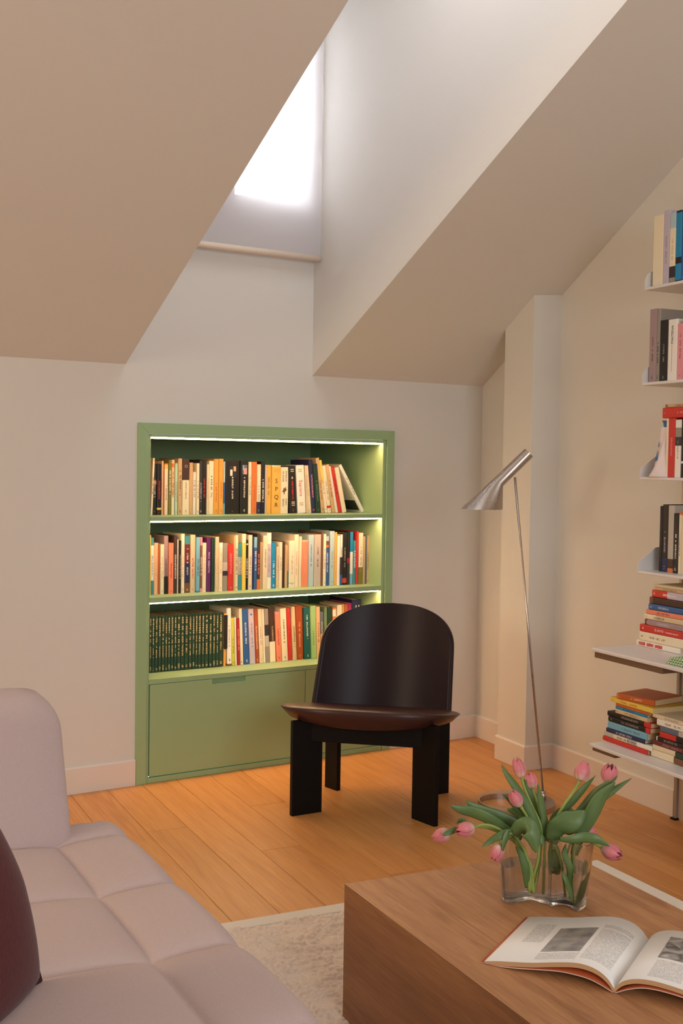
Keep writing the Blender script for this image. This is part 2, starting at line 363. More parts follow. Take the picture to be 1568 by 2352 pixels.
for z in (1.326, 1.006, 0.694): bb('led_strip', IX0+0.004, IX1-0.010, FY+0.005, FY+0.019, z-0.0045, z, LED, 0); bb('led_channel', IX0+0.004, IX1-0.010, FY+0.0192, FY+0.0215, z-0.0066, z, GREEN, 0)

# ------------------------------------------------------------------ lounge chair: four radial plank legs, chiselled seat, curved shell back
ch = tag(empty('lounge_chair', (2.41, 3.495, 0), math.atan2(-0.70, 0.714)), 'low dark wooden lounge chair in front of the green bookcase', 'chair')
# local: x = chair's left-right (viewer's right), -y = front
def leg(ux, uy, r0, r1, ztop, rtop):
    d = Vector((ux, uy, 0)).normalized(); s = Vector((-d.y, d.x, 0))*0.0095
    v = []
    for z, ro in ((0, r1), (ztop, rtop)):
        for r, sg in ((r0, -1), (ro, -1), (ro, 1), (r0, 1)): v.append(tuple(d*r+s*sg+Vector((0, 0, z))))
    return mesh('leg', v, [(0, 1, 2, 3), (4, 5, 6, 7), (0, 1, 5, 4), (1, 2, 6, 5), (2, 3, 7, 6), (3, 0, 4, 7)], BLACKW, ch, False, 0.0015, 1)
def loc(wx, wyy): 
    p = Matrix.Rotation(-math.atan2(-0.70, 0.714), 4, 'Z') @ Vector((wx-2.41, wyy-3.495, 0)); return p
for (wx, wyy, r0, top) in ((2.0685, 3.513, 0.223, 0.335), (2.437, 3.159, 0.218, 0.345), (2.378, 3.771, 0.205, 0.285), (2.731, 3.474, 0.215, 0.285)):
    p = loc(wx, wyy); leg(p.x, p.y, r0, p.length, top, p.length)
a = loc(2.145, 3.511); b = loc(2.432, 3.235)
def rail(name, p, q, z0, z1, th=0.011):
    u = (q-p).normalized(); s = Vector((-u.y, u.x, 0))*th
    v = [tuple(e+s*sg+Vector((0, 0, z))) for z in (z0, z1) for e in (p, q) for sg in (-1, 1)]
    return mesh(name, v, [(0, 1, 3, 2), (4, 5, 7, 6), (0, 1, 5, 4), (2, 3, 7, 6), (0, 2, 6, 4), (1, 3, 7, 5)], BLACKW, ch, False, 0.0015, 1)
rail('front_rail', a, b, 0.257, 0.338)
rl = loc(2.40, 3.69); rr_ = loc(2.66, 3.478)
rail('rear_rail', rl, rr_, 0.23, 0.275)
rail('side_rail', a+Vector((.015, .02, 0)), rl, 0.245, 0.285); rail('side_rail', b+Vector((-.015, .02, 0)), rr_, 0.245, 0.285)
# seat: superellipse outline, top dished a little, underside bevelled like a chisel
def seat_pt(ang, k):
    """k 0..1 through top centre -> rim -> underside centre"""
    c, s = math.cos(ang), math.sin(ang); e = 2/2.9
    ux = math.copysign(abs(c)**e, c); uy = math.copysign(abs(s)**e, s)
    hw = 0.322-0.035*(uy > 0)*uy
    v0 = -0.012
    def top(x, y): return 0.396+0.165*(-(y)-0.25)*1.0-0.010*(1-(x/0.31)**2)*(1-(abs(y)/0.3)**2)
    if k <= 0.5:
        t = k/0.5; r = t*1.0
        x, y = hw*ux*r, v0+0.272*uy*r
        z = top(x, y)-0.010*max(0, (t-0.9)/0.1)**2
    else:
        t = (k-0.5)/0.5; r = 1-t**0.8*1.0
        x, y = hw*ux*r, v0+0.272*uy*r
        xr0, yr0 = hw*ux, v0+0.272*uy
        th = 0.058*(1-(abs(x)/0.385)**2.2)
        z = top(x, y)-0.012-th*min(1, (1-r)/0.10)
    return (x-0.012, y, z)
ks = [0.02, .15, .3, .4, .45, .475, .49, .5, .51, .525, .54, .56, .6, .7, .85, .98]
bm = bmesh.new(); N = 64; rings = [[bm.verts.new(seat_pt(2*PI*i/N, k)) for i in range(N)] for k in ks]
for A, B in zip(rings, rings[1:]):
    for i in range(N): bm.faces.new((A[i], A[(i+1) % N], B[(i+1) % N], B[i]))
bm.faces.new(rings[0]); bm.faces.new(rings[-1]); bmesh.ops.recalc_face_normals(bm, faces=bm.faces)
from_bm('seat', bm, SEATM, ch, True)
# backrest shell
def back_pt(u, v):
    s = 2*u-1; z = 0.285+v*0.412
    tt = max(0.0, (v-0.62)/0.38)
    hw = 0.268-0.019*v
    # rounded top: side arcs in
    lim = hw*(1-tt**2.6)**(1/2.3) if tt < 1 else 0.0
    x = s*max(lim, 0.0)
    y = 0.232+0.085*v - 0.105*(abs(x)/0.27)**2.0
    return Vector((x-0.007+0.0185*v, y, z))
def vmap(j): return 1-(1-j)**1.8 if j > 0 else 0
grid('backrest', lambda i, j: tuple(back_pt(i, vmap(j))), 40, 40, BACKM, ch, solid=0.013)

# ------------------------------------------------------------------ floor lamp
lm = tag(empty('floor_lamp', (2.838, 3.205, 0)), 'brushed steel floor lamp with cone shade and ring base beside the column', 'lamp')
lm_o = Vector((2.838, 3.205, 0))
ro, ri, off = 0.139, 0.093, Vector((-0.036, 0.019, 0)); zb = 0.021
bm = bmesh.new(); N = 64; vo = []; 
for z in (0, zb):
    vo.append([bm.verts.new((ro*math.cos(2*PI*i/N), ro*math.sin(2*PI*i/N), z)) for i in range(N)])
    vo.append([bm.verts.new((off.x+ri*math.cos(2*PI*i/N), off.y+ri*math.sin(2*PI*i/N), z)) for i in range(N)])
for i in range(N):
    j = (i+1) % N
    bm.faces.new((vo[0][i], vo[0][j], vo[2][j], vo[2][i])); bm.faces.new((vo[1][i], vo[3][i], vo[3][j], vo[1][j]))
    bm.faces.new((vo[2][i], vo[2][j], vo[3][j], vo[3][i])); bm.faces.new((vo[0][i], vo[1][i], vo[1][j], vo[0][j]))
bmesh.ops.recalc_face_normals(bm, faces=bm.faces); bs = from_bm('base', bm, STEEL, lm, False)
def L(x, y, z): return Vector((x, y, z))-lm_o
p0, p1 = L(2.937, 3.170, 0.02), L(2.848, 3.262, 1.195)
tube('pole', [p0, p1], 0.0042, STEEL, lm, 12)
tube('pole_socket', [p0-Vector((0, 0, 0.002)), p0+(p1-p0).normalized()*0.03], 0.011, STEEL, lm, 14)
# head: tube and oblique cone cut level
h0 = L(2.893, 3.240, 1.284); h1 = L(2.803, 3.297, 1.178); ax = (h1-h0).normalized()
tr = 0.0212
def circ(c, nrm, r, n=40):
    a = nrm.cross(Vector((0.54, 0.84, 0))).normalized(); b = nrm.cross(a).normalized()
    return [c+(a*math.cos(2*PI*i/n)+b*math.sin(2*PI*i/n))*r for i in range(n)]
n = 40
top_r = circ(h0, ax, tr); low_r = circ(h1, ax, tr*1.02)
cen = L(2.752, 3.331, 1.077); lr_ = Vector((0.841, -0.541, 0)); fr_ = Vector((0.541, 0.841, 0))
rim = []
for p in low_r:
    dlt = p-h1; a1 = dlt.dot(lr_); b1 = dlt.dot(fr_); ang = math.atan2(dlt.dot(fr_), dlt.dot((lr_*0.7+Vector((0, 0, -0.7))).normalized()*1.0))
    rim.append(cen+lr_*0.076*math.cos(ang)+fr_*0.070*math.sin(ang))
bm = bmesh.new(); R3 = [[bm.verts.new(p) for p in r] for r in (top_r, low_r, rim)]
inner = [bm.verts.new(cen+(p-cen)*0.97+Vector((0, 0, 0.001))) for p in rim]; inn2 = [bm.verts.new(h1+(p-h1)*0.8) for p in low_r]
R3 += [inner, inn2]
for A, B in zip(R3, R3[1:]):
    for i in range(n): bm.faces.new((A[i], A[(i+1) % n], B[(i+1) % n], B[i]))
bm.faces.new(R3[0]); bm.faces.new(R3[-1]); bmesh.ops.recalc_face_normals(bm, faces=bm.faces)
hd = from_bm('lamp_shade', bm, STEEL, lm, True)
for e in hd.data.edges:
    pass
hd.data.set_sharp_from_angle(angle=math.radians(35))

# ------------------------------------------------------------------ sofa (local x towards the right wall, y away from the viewer)
so_p = Vector((1.060, 2.60, 0)); so = tag(empty('sofa', (so_p.x, so_p.y, 0), -0.094), 'low mauve quilted sofa along the left side of the rug', 'sofa')
SA, SB = 1.02, 1.75                       # depth (to -x) and length (to -y)
AL = [0, 0.189, 0.60, 1.02]; BLN = [-0.02, 0.165, 0.492, 0.819, 1.146, 1.473, 1.75]
def quilt(a, b):
    def seg(v, L_):
        for p, q_ in zip(L_, L_[1:]):
            if v <= q_: return max(0, min(1, (v-p)/(q_-p))), q_-p
        return 1, 1
    ta, _ = seg(a, AL); tb, _ = seg(b, BLN)
    if a < AL[1]: ta = 0.5+ta*0.5           # edge row: only its inner side is stitched
    fa = (1-abs(2*ta-1)**3.2); fb = (1-abs(2*tb-1)**3.6)
    return max(0, fa*fb)**0.42
na, nb = 230, 360; V = []; F = []
def top_z(a, b):
    z = 0.386+0.030*quilt(a, b)
    for e, r in ((a, 0.065), (b, 0.10), (SB-b, 0.085), (SA-a, 0.085)):
        if e < r: z -= 0.115*(1-math.sqrt(max(0, 1-(1-e/r)**2)))
    return z
def corner(a, b):                           # round the far corner in plan
    r = 0.13
    if a < r and b < r:
        dx, dy = r-a, r-b; l_ = max(dx, dy); h_ = math.hypot(dx, dy)
        if h_ > 1e-6: return r-dx*l_/h_, r-dy*l_/h_
    return a, b
bm = bmesh.new(); G = []
for j in range(nb+1):
    b_ = SB*(j/nb); row = []
    for i in range(na+1):
        a_ = SA*(i/na)**1.25
        z = top_z(a_, b_); aa, bb_ = corner(a_, b_); row.append(bm.verts.new((-aa, -bb_, z)))
    G.append(row)
for j in range(nb):
    for i in range(na): bm.faces.new((G[j][i], G[j][i+1], G[j+1][i+1], G[j+1][i]))
per = G[0][:]+[G[j][na] for j in range(1, nb+1)]+[G[nb][i] for i in range(na-1, -1, -1)]+[G[j][0] for j in range(nb-1, 0, -1)]
lo = [bm.verts.new((v.co.x, v.co.y, 0.13)) for v in per]
for i in range(len(per)):
    j = (i+1) % len(per); bm.faces.new((per[i], per[j], lo[j], lo[i]))
bm.faces.new(lo); bmesh.ops.recalc_face_normals(bm, faces=bm.faces)
from_bm('seat', bm, SOFA, so, True)
for x, y in ((-0.12, -0.14), (-0.12, -1.62), (-0.9, -0.14), (-0.9, -1.62)): tube('leg', [(x, y, 0.0), (x, y, 0.135)], 0.018, BLACKW, so, 12)
# back cushion at the far end: a rounded slab that tapers upwards
def cush(u, v):
    th = 2*PI*u
    z = 0.372+v*0.352
    e = 2/5.0; c, s = math.cos(th), math.sin(th)
    sx = math.copysign(abs(c)**e, c); sy = math.copysign(abs(s)**e, s)
    k = 1.0
    if v > 0.80: k = (1-((v-0.80)/0.20)**2.4)**(1/2.4) if v < 1 else 0.0
    if v < 0.08: k = 0.97+0.03*v/0.08
    hx = 0.395-0.018*v; hy = 0.085-0.012*v
    kx = 1-(1-k)*0.26; ky = 1-(1-k)*0.95
    zz = z-0.030*max(0, (abs(sx*kx)-0.80)/0.2)**2*(v > 0.3)*v
    return (-0.540+sx*hx*kx, -0.092+0.05*v+sy*hy*ky, zz)
grid('back_cushion', cush, 72, 44, SOFA, so, closeu=True, cap=True)

# wine cushion on the sofa
cu = tag(empty('cushion', (0.427, 1.652, 0.388), math.radians(37)), 'dark wine velvet cushion standing on the sofa at the left edge', 'cushion')
cu.rotation_euler.x = math.radians(-16); cu.rotation_euler.y = math.radians(-4)
def pillow_pt(i, j, sg):
    s, t = 2*i-1, 2*j-1
    px = 0.215*s*(1-0.33*max(0, t+0.25)**1.5); pz = 0.225*t*(1-0.06*(s*s))
    th = 0.085*((1-abs(s)**2.6)*(1-abs(t)**2.6))**0.5
    # lean
    z = pz+0.222
    return (px, sg*th, z)
bm = bmesh.new(); n1 = 40; A = {}
for sg in (-1, 1):
    for j in range(n1+1):
        for i in range(n1+1):
            edge = i in (0, n1) or j in (0, n1)
            A[sg, i, j] = A[-1, i, j] if edge and sg == 1 else bm.verts.new(pillow_pt(i/n1, j/n1, sg))
for sg in (-1, 1):
    for j in range(n1):
        for i in range(n1): bm.faces.new((A[sg, i, j], A[sg, i+1, j], A[sg, i+1, j+1], A[sg, i, j+1]))
bmesh.ops.recalc_face_normals(bm, faces=bm.faces)
from_bm('cover', bm, WINE, cu, True)
ed = [(0.215*s*(1-0.33*max(0, t+0.25)**1.5), 0, 0.222+0.225*t*(1-0.06*s*s)) for s, t in [(-1+2*k/24, -1) for k in range(24)]+[(1, -1+2*k/24) for k in range(24)]+[(1-2*k/24, 1) for k in range(24)]+[(-1, 1-2*k/24) for k in range(25)]]
tube('piping', ed, 0.0045, mat('wine_piping', (52, 20, 24), 0.8), cu, 8)

# ------------------------------------------------------------------ rug
rg = tag(empty('rug', (1.417, 2.75, 0), -DW+math.radians(1.2)), 'cream boucle rug with pale woven border under the coffee table', 'rug')
RW, RL = 1.24, 2.2; RX = -0.36            # width, length, left edge
box('backing', RX+0.002, -RL, 0.0005, RW-0.002, -0.002, 0.006, BIND, rg)
bw = 0.052
for nm, r in (('border', (RX, -bw, RW, 0)), ('border', (RW-bw, -RL, RW, -bw)), ('border', (RX, -RL, RX+bw, -bw))): box(nm, r[0], r[1], 0.003, r[2], r[3], 0.0105, BIND, rg, 0.002, 1)
import numpy as np
def pile(x0, x1, y0, y1, step, amp):
    nx = int((x1-x0)/step)+1; ny = int((y1-y0)/step)+1
    X, Y = np.meshgrid(np.linspace(x0, x1, nx), np.linspace(y0, y1, ny))
    rs = np.random.RandomState(3); cell = 0.0150
    gx = np.floor((X-x0)/cell).astype(int)+1; gy = np.floor((Y-y0)/cell).astype(int)+1
    jx = rs.rand(gx.max()+3, gy.max()+3); jy = rs.rand(gx.max()+3, gy.max()+3); hh = rs.rand(gx.max()+3, gy.max()+3)
    best = np.full(X.shape, 9.0); hgt = np.zeros(X.shape)
    for a in (-1, 0, 1):
        for b in (-1, 0, 1):
            cx = x0+(gx-1+a+0.15+0.7*jx[gx+a, gy+b])*cell; cy = y0+(gy-1+b+0.15+0.7*jy[gx+a, gy+b])*cell
            d = np.hypot(X-cx, (Y-cy)*1.15); m = d < best; best = np.where(m, d, best); hgt = np.where(m, hh[gx+a, gy+b], hgt)
    Z = 0.005+amp*np.sqrt(np.clip(1-(best/0.0103)**2, 0, 1))*np.where(hgt < 0.14, 0.15, 0.45+0.55*hgt)+0.004*np.sin(X*31+np.sin(Y*23)*1.5)*np.sin(Y*37)
    Z = np.maximum(Z, 0.0075)
    E_ = np.minimum.reduce([X-x0, x1-X, Y-y0, y1-Y]); Z = np.where(E_ < 0.004, 0.004, Z)
    v = np.stack([X.ravel(), Y.ravel(), Z.ravel()], 1)
    idx = np.arange(nx*ny).reshape(ny, nx)
    f = np.stack([idx[:-1, :-1].ravel(), idx[:-1, 1:].ravel(), idx[1:, 1:].ravel(), idx[1:, :-1].ravel()], 1)
    me = bpy.data.meshes.new('pile'); me.vertices.add(len(v)); me.vertices.foreach_set('co', v.ravel())
    me.loops.add(f.size); me.loops.foreach_set('vertex_index', f.ravel().astype(np.int32)); me.polygons.add(len(f))
    me.polygons.foreach_set('loop_start', np.arange(0, f.size, 4, dtype=np.int32)); me.polygons.foreach_set('use_smooth', np.ones(len(f), bool))
    me.update(); me.validate(); me.materials.append(RUGM); return me
o = link(bpy.data.objects.new('pile', pile(RX+bw, RW-bw, -1.45, -bw, 0.0026, 0.012)), rg); o['kind'] = 'stuff'
o = link(bpy.data.objects.new('pile', pile(RX+bw, RW-bw, -RL, -1.45, 0.008, 0.012)), rg); o['kind'] = 'stuff'

# ------------------------------------------------------------------ coffee table: a hollow block of oak veneer, mitred panels
TH = 0.31
tb = tag(empty('coffee_table', (1.398, 2.137, 0), -DW+math.radians(0.6)), 'low oak block coffee table with the tulips on it', 'table')
TW, TL = 0.583, 1.25
prism('tabletop', [(0, TH), (TW, TH), (TW-0.02, TH-0.02), (0.02, TH-0.02)], -TL, 0, TABLE, tb, 'y', 0.0006, 1)
TABLE_SHADED = wood('oak_table_shaded_side', (150, 100, 62), (174, 122, 78), (112, 70, 40), (22, 1.6, 22), 0, 0.5, off=5.3)  # darker copy of the table oak, side shade put into its colour
prism('side_panel', [(0, 0.014), (0, TH-0.0006), (0.0195, TH-0.0202), (0.0195, 0.014)], -TL, 0, TABLE_SHADED, tb, 'y', 0.0005, 1); prism('side_panel', [(TW, 0.014), (TW, TH-0.0006), (TW-0.0195, TH-0.0202), (TW-0.0195, 0.014)], -TL, 0, TABLE_SHADED, tb, 'y', 0.0005, 1)
ep = box('end_panel', 0.02, -0.02, 0.014, TW-0.02, 0, TH-0.02, TABLE_SHADED, tb); box('end_panel', 0.02, -TL, 0.014, TW-0.02, -TL+0.02, TH-0.02, TABLE_SHADED, tb)

# ------------------------------------------------------------------ glass vase with water
VC = Vector((1.70, 1.825, TH)); VR = Vector((0.841, -0.541, 0)); VD = Vector((0.541, 0.841, 0))
def vw(r, d, z): return VC+VR*r+VD*d+Vector((0, 0, z))
VP = [(-.0857, -.0016), (-.0712, -.0113), (-.0499, .0036), (-.028, .0141), (-.0127, .0013), (.0037, -.0095), (.0099, -.021), (.0331, -.0108), (.0463, -.0166), (.0523, -.0389), (.0641, -.0479), (.0794, -.031), (.0907, .0013),
      (.086, .030), (.066, .052), (.036, .046), (.010, .040), (-.018, .056), (-.048, .062), (-.074, .048), (-.088, .022)]
vo_ = spline([(a, b, 0) for a, b in VP+[VP[0]]], 4)[:-1]
VN = len(vo_); vcx = sum(p.x for p in vo_)/VN; vcy = sum(p.y for p in vo_)/VN
nrm = []
for i in range(VN):
    t_ = (vo_[(i+1) % VN]-vo_[i-1]); nrm.append(Vector((t_.y, -t_.x, 0)).normalized())
def vring(z, inset, sc=1.0):
    return [vw(vcx+(p.x-vcx)*sc-nrm[i].x*inset, vcy+(p.y-vcy)*sc-nrm[i].y*inset, z)-VC for i, p in enumerate(vo_)]
def vsc(z): return 0.99+0.16*(z/0.145)
GL = NT('clear_glass'); GL.b.inputs['Transmission Weight'].default_value = 1.0; GL.b.inputs['Roughness'].default_value = 0.0; GL.b.inputs['IOR'].default_value = 1.46; GL.b.inputs['Base Color'].default_value = (0.985, 0.99, 0.985, 1)
WT = NT('water'); WT.b.inputs['Transmission Weight'].default_value = 1.0; WT.b.inputs['Roughness'].default_value = 0.0; WT.b.inputs['IOR'].default_value = 1.33
def clear(q, f):
    t = q.n('ShaderNodeBsdfTransparent', i0=(0.97, 0.975, 0.97, 1)); m = q.n('ShaderNodeMixShader', i0=f)
    q.l(q.b.outputs[0], m.inputs[1]); q.l(t.outputs[0], m.inputs[2]); q.l(m.outputs[0], q.t.nodes['Material Output'].inputs[0])
clear(GL, 0.12); clear(WT, 0.12)
def loft(name, rings, m, par):
    bm = bmesh.new(); R3 = [[bm.verts.new(p) for p in r] for r in rings]; n_ = len(R3[0])
    for A, B in zip(R3, R3[1:]):
        for i in range(n_): bm.faces.new((A[i], A[(i+1) % n_], B[(i+1) % n_], B[i]))
    bm.faces.new(R3[0]); bm.faces.new(R3[-1]); bmesh.ops.recalc_face_normals(bm, faces=bm.faces)
    o = from_bm(name, bm, m, par, True); o.data.set_sharp_from_angle(angle=math.radians(50)); return o
va = tag(empty('vase', tuple(VC)), 'wavy clear glass vase half full of water on the coffee table', 'vase')
VH = 0.143; wt = 0.0034
zz = [0.0008, 0.004, 0.02, 0.05, 0.09, 0.12, VH-0.001]
loft('glass_body', [vring(0.0008, 0.003, .985)]+[vring(z, 0, vsc(z)) for z in zz[1:]]+[vring(VH, wt*.5, vsc(VH))]+[vring(z, wt, vsc(z)) for z in (VH-0.001, 0.12, 0.09, 0.05, 0.02, 0.012)]+[vring(0.0105, 0.006, vsc(0))], GL.m, va)
loft('water', [vring(0.0100, wt-0.0004, vsc(.0100))]+[vring(z, wt-0.0004, vsc(z)) for z in (0.02, 0.05, 0.07, 0.079)], WT.m, va)

# ------------------------------------------------------------------ tulips
STEM = mat('tulip_stem', (150, 170, 86), 0.5, var=0.15, vscale=40)
q = NT('tulip_leaf'); tc = q.n('ShaderNodeTexCoord'); mp = q.n('ShaderNodeMapping'); mp.inputs['Scale'].default_value = (46, 1.6, 1); q.l(tc.outputs['UV'], mp.inputs[0])
nz = q.n('ShaderNodeTexNoise'); nz.inputs['Scale'].default_value = 1; nz.inputs['Detail'].default_value = 2; q.l(mp.outputs[0], nz.inputs['Vector'])
nz2 = q.n('ShaderNodeTexNoise'); nz2.inputs['Scale'].default_value = 25; q.l(tc.outputs['Object'], nz2.inputs['Vector'])
q.l(q.mix(q.math('MULTIPLY_ADD', nz.outputs[0], 0.5, q.math('MULTIPLY', nz2.outputs[0], 0.5)), srgb((44, 78, 30)), srgb((122, 150, 92))), q.b.inputs['Base Color'])
q.b.inputs['Roughness'].default_value = 0.42; q.b.inputs['Subsurface Weight'].default_value = 0.0
LEAF = q.m
q = NT('tulip_petal'); tc = q.n('ShaderNodeTexCoord'); sp = q.n('ShaderNodeSeparateXYZ'); q.l(tc.outputs['UV'], sp.inputs[0])
rp = q.n('ShaderNodeValToRGB'); e = rp.color_ramp.elements; e[0].position = 0.0; e[0].color = srgb((226, 216, 170)); e[1].position = 1.0; e[1].color = srgb((206, 84, 108))
x = e.new(0.14); x.color = srgb((226, 196, 176)); x = e.new(0.34); x.color = srgb((216, 128, 136)); q.l(sp.outputs[1], rp.inputs[0])
mp = q.n('ShaderNodeMapping'); mp.inputs['Scale'].default_value = (30, 2.0, 1); q.l(tc.outputs['UV'], mp.inputs[0]); nz = q.n('ShaderNodeTexNoise'); nz.inputs['Scale'].default_value = 1; nz.inputs['Detail'].default_value = 3; q.l(mp.outputs[0], nz.inputs['Vector'])
edge = q.math('MULTIPLY', q.math('ABSOLUTE', q.math('SUBTRACT', sp.outputs[0], 0.5)), 2.0)
c = q.mix(q.math('MULTIPLY', q.math('POWER', edge, 2.0), 0.55), rp.outputs[0], srgb((196, 66, 74)))
q.l(q.mix(q.math('MULTIPLY', nz.outputs[0], 0.45), c, srgb((236, 166, 170))), q.b.inputs['Base Color'])
q.b.inputs['Roughness'].default_value = 0.45; q.b.inputs['Sheen Weight'].default_value = 0.2
PETAL = q.m
def uvgrid(name, fn, nu, nv, m, parent, solid=0.0):
    o = grid(name, fn, nu, nv, m, parent)
    uv = o.data.uv_layers.new(name='UVMap')
    for l_ in o.data.loops:
        k = l_.vertex_index; uv.data[l_.index].uv = ((k % (nu+1))/nu, (k//(nu+1))/nv)
    if solid:
        md = o.modifiers.new('thickness', 'SOLIDIFY'); md.thickness = solid; md.offset = 0
    return o
def leaf(pts, wid, kind, par, org, seed):
    r = random.Random(seed); P = spline(pts, 8); n_ = len(P)-1
    frames = []
    for i, p in enumerate(P):
        d_ = (P[min(i+1, n_)]-P[max(i-1, 0)]).normalized()
        side = d_.cross(VD).normalized()                     # lies across the view of the bouquet, then rolled a little
        frames.append((p, d_, side, side.cross(d_).normalized()))
    roll0 = r.uniform(-0.5, 0.5) if kind == 'n' else r.uniform(-.15, .15); roll1 = roll0+r.uniform(-0.5, 0.5)
    ph = r.uniform(0, 6)
    def fn(u, v):
        i = min(int(v*n_), n_-1); f_ = v*n_-i
        p = frames[i][0].lerp(frames[i+1][0], f_); sd = frames[i][2].lerp(frames[i+1][2], f_).normalized(); nm = frames[i][3].lerp(frames[i+1][3], f_).normalized()
        roll = roll0+(roll1-roll0)*v; sd2 = sd*math.cos(roll)+nm*math.sin(roll); nm2 = nm*math.cos(roll)-sd*math.sin(roll)
        wv = (0.35+0.65*math.sin(min(1, v/0.55)*PI/2)) if v < 0.5 else max(0.0, 1-((v-0.5)/0.5)**1.9)
        if v < 0.5: wv = 0.42+0.58*math.sin(v/0.5*PI/2)
        s = (2*u-1)*wid*0.5*wv
        cup = 0.30*abs(2*u-1)**1.7*wid*wv*0.5
        wav = 0.06*wid*math.sin(v*9+ph)*(2*u-1)
        q_ = p+sd2*s+nm2*(cup+wav)
        return tuple(q_-org)
    return uvgrid('leaf', fn, 8, 26, LEAF, par, 0.0009)
def bloom(par, base, tip, wid, org, seed):
    r = random.Random(seed); ax_ = (tip-base); hgt = max(ax_.length, wid*1.28); ax_ = ax_.normalized()
    u_ = ax_.cross(Vector((.3, .2, .9))).normalized(); w_ = ax_.cross(u_).normalized(); rot = r.uniform(0, 6)
    for k in range(6):
        ring = k % 2; a0 = rot+k*PI/3; rad = wid*0.5*(1.0 if ring else 0.93); opn = r.uniform(-0.05, 0.06); hk = hgt*r.uniform(0.93, 1.03)
        half = 0.60 if ring else 0.66
        def fn(u, v):
            a = a0+(2*u-1)*half*(0.55+0.75*math.sin(PI*min(1, v*0.95+.05))**0.7)*(1 if v < 0.6 else max(0.05, (1-((v-0.6)/0.4)**2.2)))
            rr = rad*(math.sin(PI*(0.10+0.79*v**0.85)))**0.85*(1+opn*v)
            rr *= 1-0.05*abs(2*u-1)**2
            rr = max(rr, wid*0.05) if v < .9 else rr
            return tuple(base+ax_*(hk*v)+(u_*math.cos(a)+w_*math.sin(a))*rr-org)
        uvgrid('petal', fn, 10, 14, PETAL, par, 0.0007)
